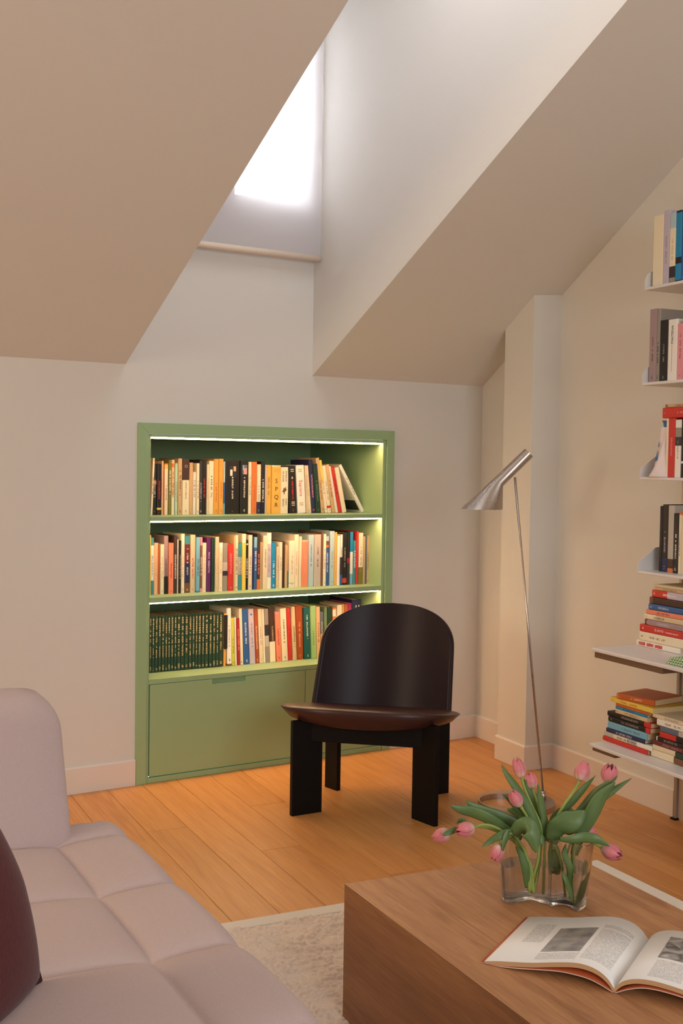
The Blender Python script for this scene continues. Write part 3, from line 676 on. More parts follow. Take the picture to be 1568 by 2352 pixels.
TULIPS=[
  ([-0.0538, 0.0, 0.2689], [-0.0657, 0.01, 0.309], 0.027, [[-0.0468, 0, 0.2438], [-0.0299, 0, 0.2056], [-0.013, 0, 0.1703], [-0.0092, 0.0, 0.1288], [-0.0142, 0.005, 0.0616], [-0.0243, 0.01, 0.0178]], [([[-0.0081, -0.01, 0.138], [-0.019, -0.01, 0.1674], [-0.0373, -0.01, 0.2055], [-0.0675, -0.01, 0.2522], [-0.087, -0.01, 0.2784], [-0.0976, -0.01, 0.2983]], 0.0182, 'n')]) ,
  ([-0.0249, 0.035, 0.2359], [-0.0293, 0.045, 0.2677], 0.027, [[-0.021, 0.03, 0.2239], [-0.0101, 0.02, 0.191], [-0.0006, 0.01, 0.1495], [0.0007, 0.01, 0.0899], [0.0008, 0.01, 0.0182]], [([[0.0019, 0.005, 0.1333], [-0.0026, 0, 0.1645], [-0.0078, 0, 0.2], [-0.0143, 0, 0.2295], [-0.0192, 0, 0.2561]], 0.0147, 'n'), ([[0.0104, 0.02, 0.1345], [0.0007, 0.02, 0.1703], [-0.0171, 0.025, 0.2104], [-0.0331, 0.03, 0.2357], [-0.0439, 0.03, 0.2571]], 0.0194, 'n')]) ,
  ([-0.0573, -0.01, 0.2105], [-0.0775, -0.01, 0.2447], 0.0279, [[-0.0489, -0.01, 0.1994], [-0.0329, -0.005, 0.1745], [-0.0169, 0, 0.1465], [-0.0157, 0, 0.093], [-0.0341, 0.005, 0.0255]], [([[-0.0273, 0.01, 0.161], [-0.0455, 0.01, 0.1861], [-0.0635, 0.01, 0.2036], [-0.0785, 0.01, 0.2183], [-0.0935, 0.01, 0.2308]], 0.0112, 'n'), ([[0.0027, 0.01, 0.1347], [-0.0185, 0.01, 0.1612], [-0.0416, 0.015, 0.1801], [-0.0617, 0.02, 0.1888], [-0.0802, 0.02, 0.1954]], 0.0279, 'n')]) ,
  ([0.0726, 0.02, 0.2585], [0.0856, 0.03, 0.2943], 0.0338, [[0.0613, 0.02, 0.2369], [0.0403, 0.015, 0.2082], [0.0224, 0.01, 0.1766], [0.0124, 0.0, 0.1469], [0.0312, 0, 0.0937], [0.0447, 0.0, 0.0165]], [([[0.016, 0.02, 0.1466], [0.03, 0.02, 0.1827], [0.0531, 0.02, 0.2039], [0.079, 0.02, 0.2371], [0.0933, 0.02, 0.2538], [0.1062, 0.02, 0.2697]], 0.017, 'n'), ([[0.0231, 0.0, 0.0639], [0.0193, 0.0, 0.0995], [0.019, 0.01, 0.1319]], 0.025, 'n')]) ,
  ([0.134, 0.03, 0.2531], [0.1382, 0.02, 0.2881], 0.0353, [[0.1198, 0.03, 0.226], [0.092, 0.02, 0.1836], [0.0673, 0.01, 0.1446], [0.0556, -0.01, 0.0975], [0.0583, -0.02, 0.0183]], [([[0.0505, 0.03, 0.1439], [0.0675, 0.03, 0.1772], [0.0878, 0.03, 0.2015], [0.1086, 0.02, 0.2316], [0.1294, 0.01, 0.254], [0.1502, 0.01, 0.2719]], 0.0206, 'n'), ([[0.0754, 0.02, 0.1355], [0.0895, 0.02, 0.1656], [0.1092, 0.02, 0.2077], [0.141, 0.02, 0.2351], [0.1613, 0.02, 0.2503], [0.1833, 0.02, 0.2655]], 0.0141, 'n'), ([[0.0582, -0.01, 0.1094], [0.074, 0.0, 0.1478], [0.0936, 0.0, 0.1867], [0.1118, 0.0, 0.2225], [0.1274, 0.0, 0.2435], [0.1437, 0.0, 0.2614]], 0.0323, 'n')]) ,
  ([-0.2012, 0.02, 0.1419], [-0.2371, 0.03, 0.1277], 0.0309, [[-0.1723, 0.03, 0.1526], [-0.1367, 0.03, 0.1532], [-0.1023, 0.02, 0.1478], [-0.0679, 0.01, 0.1306], [-0.0392, 0.0, 0.0927], [-0.0319, 0.0, 0.0243]], [([[-0.0503, 0.01, 0.1339], [-0.0868, 0.005, 0.1558], [-0.1201, 0.0, 0.1776], [-0.1556, 0, 0.1919], [-0.1821, 0, 0.1974], [-0.2027, 0, 0.2066]], 0.027, 'n'), ([[-0.0251, 0.02, 0.134], [-0.0552, 0.02, 0.1605], [-0.091, 0.02, 0.1749], [-0.1267, 0.02, 0.1863], [-0.1505, 0.02, 0.1979], [-0.1679, 0.02, 0.212]], 0.0279, 'n'), ([[-0.1832, 0.01, 0.1557], [-0.1988, 0, 0.1527], [-0.2195, -0.01, 0.1461]], 0.0132, 'n')]) ,
  ([-0.1532, -0.01, 0.1624], [-0.1915, -0.02, 0.1591], 0.0323, [[-0.1387, -0.01, 0.1691], [-0.1183, -0.01, 0.1683], [-0.094, -0.005, 0.1558], [-0.0635, 0, 0.131], [-0.0332, 0, 0.0868], [-0.023, 0.0, 0.0215]], [([[-0.0727, -0.02, 0.152], [-0.0587, -0.04, 0.1732], [-0.0453, -0.055, 0.1766], [-0.0357, -0.06, 0.1595], [-0.0308, -0.06, 0.1283]], 0.0441, 'w'), ([[-0.1605, 0.03, 0.1573], [-0.1755, 0.03, 0.1646], [-0.1857, 0.03, 0.1584]], 0.0147, 'n'), ([[-0.038, 0.0, 0.0332], [-0.0418, -0.01, 0.0724], [-0.0497, -0.01, 0.1019], [-0.0648, -0.01, 0.1253]], 0.0176, 'n')]) ,
  ([-0.0999, -0.03, 0.1343], [-0.1143, -0.035, 0.1006], 0.0294, [[-0.0915, -0.03, 0.152], [-0.0757, -0.02, 0.1549], [-0.0592, -0.01, 0.1372], [-0.0402, -0.005, 0.1003], [-0.0275, 0, 0.0274]], [([[-0.067, -0.02, 0.158], [-0.0852, -0.025, 0.1593], [-0.1031, -0.03, 0.1533], [-0.1203, -0.03, 0.1428], [-0.1395, -0.035, 0.1304]], 0.0162, 'n'), ([[-0.0729, -0.02, 0.1609], [-0.083, -0.03, 0.1609], [-0.0892, -0.035, 0.1478], [-0.0945, -0.04, 0.1318], [-0.0971, -0.04, 0.1157]], 0.0153, 'n'), ([[-0.0235, -0.02, 0.1616], [-0.0212, -0.025, 0.1544], [-0.0147, -0.03, 0.1473], [-0.0071, -0.03, 0.1327]], 0.0176, 'n')]) ,
  ([0.0848, 0.03, 0.1384], [0.1153, 0.035, 0.1478], 0.022, [[0.0716, 0.03, 0.1292], [0.0551, 0.02, 0.1172], [0.0459, 0.0, 0.094], [0.0525, -0.02, 0.0182]], [([[0.011, -0.01, 0.1323], [0.0173, -0.02, 0.1622], [0.0353, -0.03, 0.1788], [0.0582, -0.03, 0.1923], [0.0788, -0.02, 0.2057]], 0.05, 'w'), ([[0.0137, 0.04, 0.1433], [0.0279, 0.04, 0.1736], [0.0485, 0.04, 0.1844], [0.0644, 0.03, 0.1832], [0.0761, 0.03, 0.1923]], 0.0235, 'n'), ([[0.052, -0.02, 0.0418], [0.0461, -0.03, 0.0865], [0.0358, -0.02, 0.1124], [0.0402, -0.01, 0.1328]], 0.0147, 'n')]) ,
  ([0.1169, -0.01, 0.1236], [0.1483, -0.03, 0.116], 0.0347, [[0.1015, -0.01, 0.1337], [0.0809, -0.01, 0.1393], [0.0636, -0.01, 0.1302], [0.0565, -0.02, 0.1009], [0.0565, -0.03, 0.0102]], [([[0.0225, -0.04, 0.1511], [0.0446, -0.045, 0.1515], [0.0675, -0.045, 0.1562], [0.0895, -0.05, 0.1567], [0.1069, -0.05, 0.1497], [0.1238, -0.05, 0.1404]], 0.0212, 'n'), ([[0.0585, -0.035, 0.0092], [0.0389, -0.04, 0.0636], [0.0317, -0.03, 0.0805]], 0.0132, 'n'), ([[0.0613, -0.035, 0.0122], [0.0748, -0.035, 0.0535], [0.0832, -0.02, 0.0777], [0.0877, -0.01, 0.098]], 0.0147, 'n')]) ,
]

TULABEL = ['tallest upright pink tulip at the left of the bouquet, tips parted', 'pink tulip tucked just right of the tallest upright one', 'pink tulip leaning left below the two upright ones', 'upright pink tulip on a bare pale stem, right half of bouquet',
    'pale pink tulip at far right behind long leaves, highest on that side', 'leftmost pink tulip of the bouquet, hanging out sideways', 'coral pink tulip on an arched stem, second from the left', 'small pink tulip hanging down over the left side of the vase',
    'half hidden pink tulip lying on a leaf by the vase rim', 'pink tulip drooping at right of the vase, its mouth turned down']
for i, (b_, t_, wd, st, lv) in enumerate(TULIPS):
    base = vw(*b_); tip = vw(*t_); stp = [base]+[vw(*p) for p in st]
    foot = stp[-1]; tu = tag(empty('tulip', tuple(foot)), TULABEL[i], 'tulip', 'pink tulips in the glass vase')
    P = [p-foot for p in spline(stp, 6)]; P[0] = P[0]+(tip-base).normalized()*0.003
    tube('stem', P, [0.0028+0.0006*k/len(P) for k in range(len(P))], STEM, tu, 8)
    bloom(tu, base, tip, wd, foot, 20+i)
    for j, (pts, wd2, kd) in enumerate(lv): leaf([vw(*p) for p in pts], wd2, kd, tu, foot, 100+i*7+j)

# ------------------------------------------------------------------ open book on the table
OB = Vector((1.392, 1.662, TH)); obk = tag(empty('open_book', tuple(OB), math.atan2(-0.874, 0.486)), 'large open art book with white illustrated pages on the table', 'book')
# local x across the pages (left edge 0, spine 0.25), y along the spine towards the head
BH = 0.252; SPX = 0.250
LT = [(0.0065, 0.0042), (0.03, 0.0095), (0.06, 0.0145), (0.10, 0.0215), (0.14, 0.0310), (0.175, 0.0380), (0.20, 0.0385), (0.222, 0.033), (0.238, 0.0225), (0.247, 0.0115), (0.2505, 0.007)]
RT = [(0.2505, 0.007), (0.256, 0.016), (0.268, 0.026), (0.288, 0.0335), (0.315, 0.0365), (0.35, 0.0345), (0.39, 0.029), (0.43, 0.0215), (0.47, 0.013), (0.495, 0.007)]
def page_mat():
    q = NT('printed_page'); tc = q.n('ShaderNodeTexCoord'); sp = q.n('ShaderNodeSeparateXYZ'); q.l(tc.outputs['Object'], sp.inputs[0]); X_, Y_ = sp.outputs[0], sp.outputs[1]
    def rect(x0, y0, x1, y1):
        f = q.math('MULTIPLY', q.math('GREATER_THAN', X_, x0), q.math('LESS_THAN', X_, x1))
        return q.math('MULTIPLY', f, q.math('MULTIPLY', q.math('GREATER_THAN', Y_, y0), q.math('LESS_THAN', Y_, y1)))
    txt = None
    for r_ in ((0.042, 0.105, 0.082, 0.205), (0.095, 0.018, 0.172, 0.052), (0.178, 0.03, 0.234, 0.182), (0.178, 0.188, 0.234, 0.205), (0.302, 0.02, 0.36, 0.098), (0.375, 0.02, 0.44, 0.21)):
        m_ = rect(*r_); txt = m_ if txt is None else q.math('MAXIMUM', txt, m_)
    ln = q.math('LESS_THAN', q.math('FRACT', q.math('MULTIPLY', Y_, 300.0)), 0.52)
    cmb = q.n('ShaderNodeCombineXYZ'); q.l(q.math('FLOOR', q.math('MULTIPLY', X_, 700.0)), cmb.inputs[0]); q.l(q.math('FLOOR', q.math('MULTIPLY', Y_, 300.0)), cmb.inputs[1])
    wn = q.n('ShaderNodeTexWhiteNoise', noise_dimensions='2D'); q.l(cmb.outputs[0], wn.inputs['Vector'])
    tm = q.math('MULTIPLY', q.math('MULTIPLY', txt, ln), q.math('MULTIPLY_ADD', wn.outputs[0], 0.5, 0.15))
    c = q.mix(tm, srgb((248, 246, 243)), srgb((70, 66, 66)))
    nz = q.n('ShaderNodeTexNoise'); nz.inputs['Scale'].default_value = 38; nz.inputs['Detail'].default_value = 6; q.l(tc.outputs['Object'], nz.inputs['Vector'])
    rp = q.n('ShaderNodeValToRGB'); rp.color_ramp.elements[0].position = 0.25; rp.color_ramp.elements[1].position = 0.75; rp.color_ramp.elements[0].color = srgb((112, 108, 106)); rp.color_ramp.elements[1].color = srgb((186, 182, 178)); q.l(nz.outputs[0], rp.inputs[0])
    nz3 = q.n('ShaderNodeTexNoise'); nz3.inputs['Scale'].default_value = 26; nz3.inputs['Detail'].default_value = 2; nz3.inputs['Distortion'].default_value = 2.0; q.l(tc.outputs['Object'], nz3.inputs['Vector'])
    rp3 = q.n('ShaderNodeValToRGB'); rp3.color_ramp.elements[0].position = 0.36; rp3.color_ramp.elements[1].position = 0.68; rp3.color_ramp.elements[0].color = srgb((104, 102, 102)); rp3.color_ramp.elements[1].color = srgb((206, 202, 198)); q.l(nz3.outputs[0], rp3.inputs[0])
    c = q.mix(rect(0.095, 0.058, 0.170, 0.186), c, rp.outputs[0]); c = q.mix(rect(0.300, 0.108, 0.365, 0.215), c, rp3.outputs[0])
    q.l(c, q.b.inputs['Base Color']); q.b.inputs['Roughness'].default_value = 0.5; return q.m
PAGE = page_mat(); EDGE = mat('page_edges', (206, 168, 126), 0.8, var=0.08, vscale=600)
def block(name, top, thick, mats, par, y0, y1, dz=0.0):
    T_ = [Vector((p.x, p.y+dz, 0)) for p in spline([(a, b, 0) for a, b in top], 4)]; n_ = len(T_); v = []; f = []; mi = []
    for y in (y0, y1):
        for p in T_: v.append((p.x, y, p.y))
        for k, p in enumerate(T_): v.append((p.x, y, max(p.y-thick, 0.0012+dz*0)))
    for i in range(n_-1):
        f.append((i, i+1, 2*n_+i+1, 2*n_+i)); mi.append(0)
        f.append((n_+i, 3*n_+i, 3*n_+i+1, n_+i+1)); mi.append(1)
        f.append((i, n_+i, n_+i+1, i+1)); mi.append(1); f.append((2*n_+i, 2*n_+i+1, 3*n_+i+1, 3*n_+i)); mi.append(1)
    f += [(0, 2*n_, 3*n_, n_), (n_-1, 2*n_-1, 4*n_-1, 3*n_-1)]; mi += [1, 1]
    me = bpy.data.meshes.new(name); me.from_pydata(v, [], f); me.update()
    for m_ in mats: me.materials.append(m_)
    for p, k in zip(me.polygons, mi): p.material_index = k; p.use_smooth = k == 0
    return link(bpy.data.objects.new(name, me), par)
block('left_pages', LT, 0.0088, (PAGE, EDGE), obk, 0.002, BH-0.002)
block('right_pages', RT, 0.0085, (PAGE, EDGE), obk, 0.002, BH-0.002)
OCV = mat('orange_cover', (190, 92, 52), 0.4); WCV = mat('cover_white_lining', (228, 214, 200), 0.5)
CL = [(0.0, 0.0020), (0.03, 0.0022), (0.07, 0.0062), (0.11, 0.0125), (0.15, 0.0180), (0.18, 0.0185), (0.205, 0.0165), (0.225, 0.011), (0.242, 0.0045), (0.2495, 0.0018)]
CR = [(0.2515, 0.0018), (0.26, 0.006), (0.275, 0.0135), (0.30, 0.0215), (0.33, 0.0235), (0.37, 0.0205), (0.42, 0.0135), (0.47, 0.006), (0.505, 0.002)]
block('cover', CL, 0.0016, (OCV, WCV), obk, 0, BH); block('cover', CR, 0.0016, (OCV, WCV), obk, 0, BH)

# ------------------------------------------------------------------ books
PAL = dict(cream=(238,226,198),white=(240,236,228),ivory=(228,214,184),tan=(205,172,128),beige=(216,196,160),brown=(122,82,56),dbrown=(66,44,36),black=(26,23,24),char=(48,46,50),grey=(150,142,132),lgrey=(190,182,172),mauve=(165,140,142),lilac=(196,186,204),orange=(222,122,60),dorange=(196,98,40),salmon=(236,140,110),red=(206,52,44),dred=(160,40,34),pink=(226,150,160),magenta=(170,40,110),purple=(92,32,98),navy=(38,42,84),blue=(48,96,160),bblue=(30,140,190),lblue=(120,180,205),pblue=(178,204,212),teal=(60,140,150),dteal=(14,92,92),dgreen=(30,62,46),xgreen=(26,60,44),olive=(122,122,52),lime=(206,206,76),yellow=(236,206,92),gold=(234,182,84),ochre=(228,166,76),mint=(176,214,190),lgreen=(160,205,140),rust=(170,80,40),maroon=(110,40,40),wine=(120,50,54),peach=(236,190,150),sgreen=(110,140,112),bgrey=(96,110,130))
def print_group():
    g = bpy.data.node_groups.new('spine_print', 'ShaderNodeTree')
    for nm, ty in (('Vector', 'NodeSocketVector'), ('CX', 'NodeSocketFloat'), ('HW', 'NodeSocketFloat'), ('Z0', 'NodeSocketFloat'), ('Z1', 'NodeSocketFloat'), ('LS', 'NodeSocketFloat'), ('Seed', 'NodeSocketFloat')):
        g.interface.new_socket(nm, in_out='INPUT', socket_type=ty)
    g.interface.new_socket('Mask', in_out='OUTPUT', socket_type='NodeSocketFloat')
    I = g.nodes.new('NodeGroupInput'); O = g.nodes.new('NodeGroupOutput')
    def mt(op, a, b=None, c=None):
        o = g.nodes.new('ShaderNodeMath'); o.operation = op
        for i, v in enumerate((a, b, c)):
            if v is None: continue
            if hasattr(v, 'links'): g.links.new(v, o.inputs[i])
            else: o.inputs[i].default_value = v
        return o.outputs[0]
    S = g.nodes.new('ShaderNodeSeparateXYZ'); g.links.new(I.outputs['Vector'], S.inputs[0])
    u = mt('DIVIDE', mt('SUBTRACT', S.outputs[0], I.outputs['CX']), I.outputs['HW'])
    ins = mt('MULTIPLY', mt('LESS_THAN', mt('ABSOLUTE', u), 1.0), mt('MULTIPLY', mt('GREATER_THAN', S.outputs[2], I.outputs['Z0']), mt('LESS_THAN', S.outputs[2], I.outputs['Z1'])))
    ins = mt('MULTIPLY', ins, mt('LESS_THAN', S.outputs[1], 0.0016))
    zl = mt('DIVIDE', S.outputs[2], I.outputs['LS']); C = g.nodes.new('ShaderNodeCombineXYZ')
    g.links.new(mt('FLOOR', mt('MULTIPLY', zl, 3.0)), C.inputs[0]); g.links.new(mt('FLOOR', mt('MULTIPLY', u, 2.2)), C.inputs[1]); g.links.new(I.outputs['Seed'], C.inputs[2])
    wn = g.nodes.new('ShaderNodeTexWhiteNoise'); wn.noise_dimensions = '3D'; g.links.new(C.outputs[0], wn.inputs['Vector'])
    ink = mt('GREATER_THAN', wn.outputs[0], 0.30)
    gap = mt('LESS_THAN', mt('FRACT', zl), 0.80)
    C2 = g.nodes.new('ShaderNodeCombineXYZ'); g.links.new(mt('FLOOR', zl), C2.inputs[0]); g.links.new(I.outputs['Seed'], C2.inputs[1])
    w2 = g.nodes.new('ShaderNodeTexWhiteNoise'); w2.noise_dimensions = '3D'; g.links.new(C2.outputs[0], w2.inputs['Vector'])
    gap = mt('MULTIPLY', gap, mt('GREATER_THAN', w2.outputs[0], 0.14))
    g.links.new(mt('MULTIPLY', ins, mt('MULTIPLY', ink, gap)), O.inputs[0]); return g
PG = print_group()
PAGEM = mat('book_page_block', (226, 200, 156), 0.85, var=0.06, vscale=500)
MC = {}
def solid(c, rough=0.5):
    if (c, rough) not in MC: MC[c, rough] = mat('print_'+c, PAL[c], rough)
    return MC[c, rough]
def spine_mat(T, H, bands, text, seed):
    key = (bands, text, round(T, 3), round(H, 2))
    r = random.Random(seed); q = NT('book_cover'); tc = q.n('ShaderNodeTexCoord'); sp = q.n('ShaderNodeSeparateXYZ'); q.l(tc.outputs['Object'], sp.inputs[0])
    bl_ = [b.split('@') for b in bands.split(';')]
    if len(bl_) == 1: base = None; c0 = srgb(PAL[bl_[0][0]])
    else:
        rp = q.n('ShaderNodeValToRGB'); rp.color_ramp.interpolation = 'CONSTANT'; el = rp.color_ramp.elements
        el[0].position = 0; el[0].color = srgb(PAL[bl_[0][0]]); el[1].position = min(.999, float(bl_[1][1])); el[1].color = srgb(PAL[bl_[1][0]])
        for nm, ps in bl_[2:]: x = el.new(min(.999, float(ps))); x.color = srgb(PAL[nm])
        q.l(q.math('DIVIDE', sp.outputs[2], H), rp.inputs[0]); base = rp.outputs[0]; c0 = None
    def line(cx, hw, z0, z1, ls):
        gn = q.t.nodes.new('ShaderNodeGroup'); gn.node_tree = PG; q.l(tc.outputs['Object'], gn.inputs[0])
        for k, v in zip(('CX', 'HW', 'Z0', 'Z1', 'LS', 'Seed'), (cx*T, hw*T, z0*H, z1*H, ls, r.random()*50)): gn.inputs[k].default_value = v
        return gn.outputs[0]
    if text != 'none':
        if text == 'SET': ms = [line(.45, .2, .64, .955, .009), line(.45, .2, .49, .615, .008), line(.45, .17, .26, .465, .007), line(.5, .22, .035, r.uniform(.07, .13), .006)]; tcol = srgb((216, 186, 132))
        else:
            ls = min(max(T*0.30, 0.0032), 0.007); a = r.uniform(.22, .40); ms = [line(.5, min(.26, .0035/T), a, a+r.uniform(.3, .48), ls)]
            if r.random() < .55: ms.append(line(.5, min(.22, .003/T), .04, .04+min(.05, T/H*.7), 0.004))
            tcol = srgb(PAL[text])
        m_ = ms[0]
        for k in ms[1:]: m_ = q.math('MAXIMUM', m_, k)
        base = q.mix(q.math('MULTIPLY', m_, 0.85), base if base is not None else c0, tcol)
    if base is not None: q.l(base, q.b.inputs['Base Color'])
    else: q.b.inputs['Base Color'].default_value = c0
    q.b.inputs['Roughness'].default_value = r.uniform(.38, .6); return q.m
def book(T, H, Dp, bands, text, seed, name='book'):
    """spine at local y=0 facing -y, thickness along x, height along z"""
    ro = empty(name); b = min(0.0013, T*0.2); c = min(T*0.22, 0.004)
    P = [(0, Dp), (0, c*.8), (c*.35, c*.2), (c, 0), (T-c, 0), (T-c*.35, c*.2), (T, c*.8), (T, Dp), (T-b, Dp), (T-b, c), (b, c), (b, Dp)]
    n = len(P); v = [(x, y, z) for z in (0, H) for x, y in P]
    f = [(i, (i+1) % n, n+(i+1) % n, n+i) for i in range(n)]
    for o_ in (0, n):
        f += [(o_+0, o_+1, o_+10, o_+11), (o_+1, o_+2, o_+10), (o_+2, o_+3, o_+10), (o_+3, o_+4, o_+9, o_+10), (o_+4, o_+5, o_+9), (o_+5, o_+6, o_+9), (o_+6, o_+7, o_+8, o_+9)]
    mesh('cover', v, f, spine_mat(T, H, bands, text, seed), ro)
    e = 0.0015
    box('pages', b, c, e, T-b, Dp-0.003, H-e, PAGEM, ro)
    return ro
ORD = ['first', 'second', 'third', 'fourth', 'fifth', 'sixth', 'seventh', 'eighth', 'ninth', 'tenth', 'eleventh', 'twelfth', 'thirteenth', 'fourteenth', 'fifteenth', 'sixteenth', 'seventeenth', 'eighteenth', 'nineteenth', 'twentieth', 'twenty-first', 'twenty-second', 'twenty-third', 'twenty-fourth', 'twenty-fifth', 'twenty-sixth', 'twenty-seventh', 'twenty-eighth', 'twenty-ninth', 'thirtieth']
ROW1=[
 (1.8621, 0.0042, 0.249, 0, 'tall orange book', 'orange', 'cream'),
 (1.8674, 0.0077, 0.224, 2.2, 'thin cream book', 'cream', 'dbrown'),
 (1.8758, 0.0176, 0.201, 0.1, 'black book with one orange patch', 'black@0;orange@.6;black@.67', 'lgrey'),
 (1.8946, 0.0195, 0.201, 0, 'black book with red lettering and yellow emblem', 'black@0;yellow@.1;black@.14', 'red'),
 (1.9152, 0.0082, 0.213, 0, 'narrow tan book', 'peach', 'none'),
 (1.9241, 0.0017, 0.204, 0, 'very thin orange booklet', 'orange', 'none'),
 (1.9266, 0.0168, 0.205, 0, 'cream book with red and yellow head', 'cream@0;yellow@.88;red@.97', 'grey'),
 (1.9445, 0.0125, 0.216, 0, 'olive green book', 'olive', 'cream'),
 (1.9581, 0.0122, 0.218, 0, 'peach book with cream foot', 'cream@0;peach@.35;orange@.86;peach@.93', 'brown'),
 (1.9714, 0.0115, 0.205, 0, 'pale mint book', 'mint', 'grey'),
 (1.9848, 0.0177, 0.224, 0, 'tall brown tan book with dark lettering', 'tan', 'dbrown'),
 (2.0033, 0.0302, 0.222, 0, 'thick book, dark above and cream below', 'cream@0;dbrown@.62', 'grey'),
 (2.0343, 0.0168, 0.208, 0, 'tan book with faded emblem', 'tan', 'none'),
 (2.0523, 0.0121, 0.171, 0, 'short white book with red edge', 'white', 'char'),
 (2.0655, 0.0118, 0.206, 0, 'narrow cream book', 'cream', 'grey'),
 (2.0781, 0.0129, 0.217, 0, 'charcoal grey book', 'char', 'lgrey'),
 (2.0921, 0.0174, 0.22, 0, 'black book with red and white lettering', 'black', 'red'),
 (2.1107, 0.0093, 0.202, 0, 'narrow ivory book', 'ivory', 'tan'),
 (2.1208, 0.0209, 0.216, 0, 'wide cream book with a fine title line', 'cream', 'char'),
 (2.1425, 0.021, 0.224, 0, 'ochre yellow book, left of an alike pair', 'ochre', 'dorange'),
 (2.1643, 0.0211, 0.225, 0, 'ochre yellow book, right of an alike pair', 'ochre', 'dorange'),
 (2.1862, 0.0079, 0.215, 0, 'thin blue and white book', 'lblue@0;blue@.2;pblue@.6', 'none'),
 (2.195, 0.0665, 0.219, 0, 'very thick black volume with framed photo on spine', 'black', 'white'),
 (2.2623, 0.0375, 0.219, 0, 'thick black volume with pink and blue emblem', 'black', 'white'),
 (2.3006, 0.016, 0.215, 0, 'narrow cream book with grey lettering', 'cream', 'grey'),
 (2.3173, 0.0231, 0.215, 0, 'bright orange book', 'orange', 'dorange'),
 (2.3412, 0.0196, 0.205, 0, 'cream book with blue foot', 'navy@0;cream@.24', 'grey'),
 (2.3616, 0.0178, 0.217, 0, 'slim black book with white lettering', 'black', 'white'),
 (2.3795, 0.0055, 0.203, 0, 'thin lilac book', 'lilac', 'none'),
 (2.3858, 0.0242, 0.203, 0, 'gold book with brown lettering', 'gold', 'brown'),
 (2.4112, 0.0427, 0.202, 0, 'gold book with four large capitals', 'gold@0;gold@.9;cream@.97', 'none'),
 (2.4548, 0.0379, 0.195, 0, 'cream book with a brown eagle emblem', 'cream', 'none'),
 (2.4996, 0.0352, 0.199, -3.1, 'black book with bright red title', 'black', 'red'),
 (2.5397, 0.0403, 0.203, -3.8, 'pinkish white book with large red title', 'white', 'none'),
 (2.5818, 0.0102, 0.203, -3.6, 'narrow grey beige book', 'beige', 'grey'),
 (2.5929, 0.0155, 0.203, -5.6, 'narrow ivory book', 'ivory', 'tan'),
 (2.6097, 0.0186, 0.227, -4.9, 'navy book with a red dot at the foot', 'navy', 'pink'),
 (2.6306, 0.0236, 0.211, -5.3, 'dark green book', 'xgreen', 'sgreen'),
 (2.657, 0.0174, 0.237, -7.9, 'tall tan brown book', 'tan', 'brown'),
 (2.6763, 0.013, 0.228, -8.6, 'cream book with yellow upper part', 'cream@0;yellow@.55', 'grey'),
 (2.6907, 0.0165, 0.205, -9.8, 'cream book with red stripe low down', 'cream@0;red@.1;cream@.15', 'grey'),
 (2.7102, 0.0184, 0.21, -10.6, 'light brown book', 'tan', 'brown'),
 (2.7297, 0.0139, 0.203, -12.0, 'white narrow book', 'white', 'none'),
 (2.7452, 0.0175, 0.203, -12.3, 'red book with black edge', 'red@0;red@.1', 'black'),
 (2.7653, 0.0211, 0.199, -12.7, 'cream book', 'cream', 'none'),
]
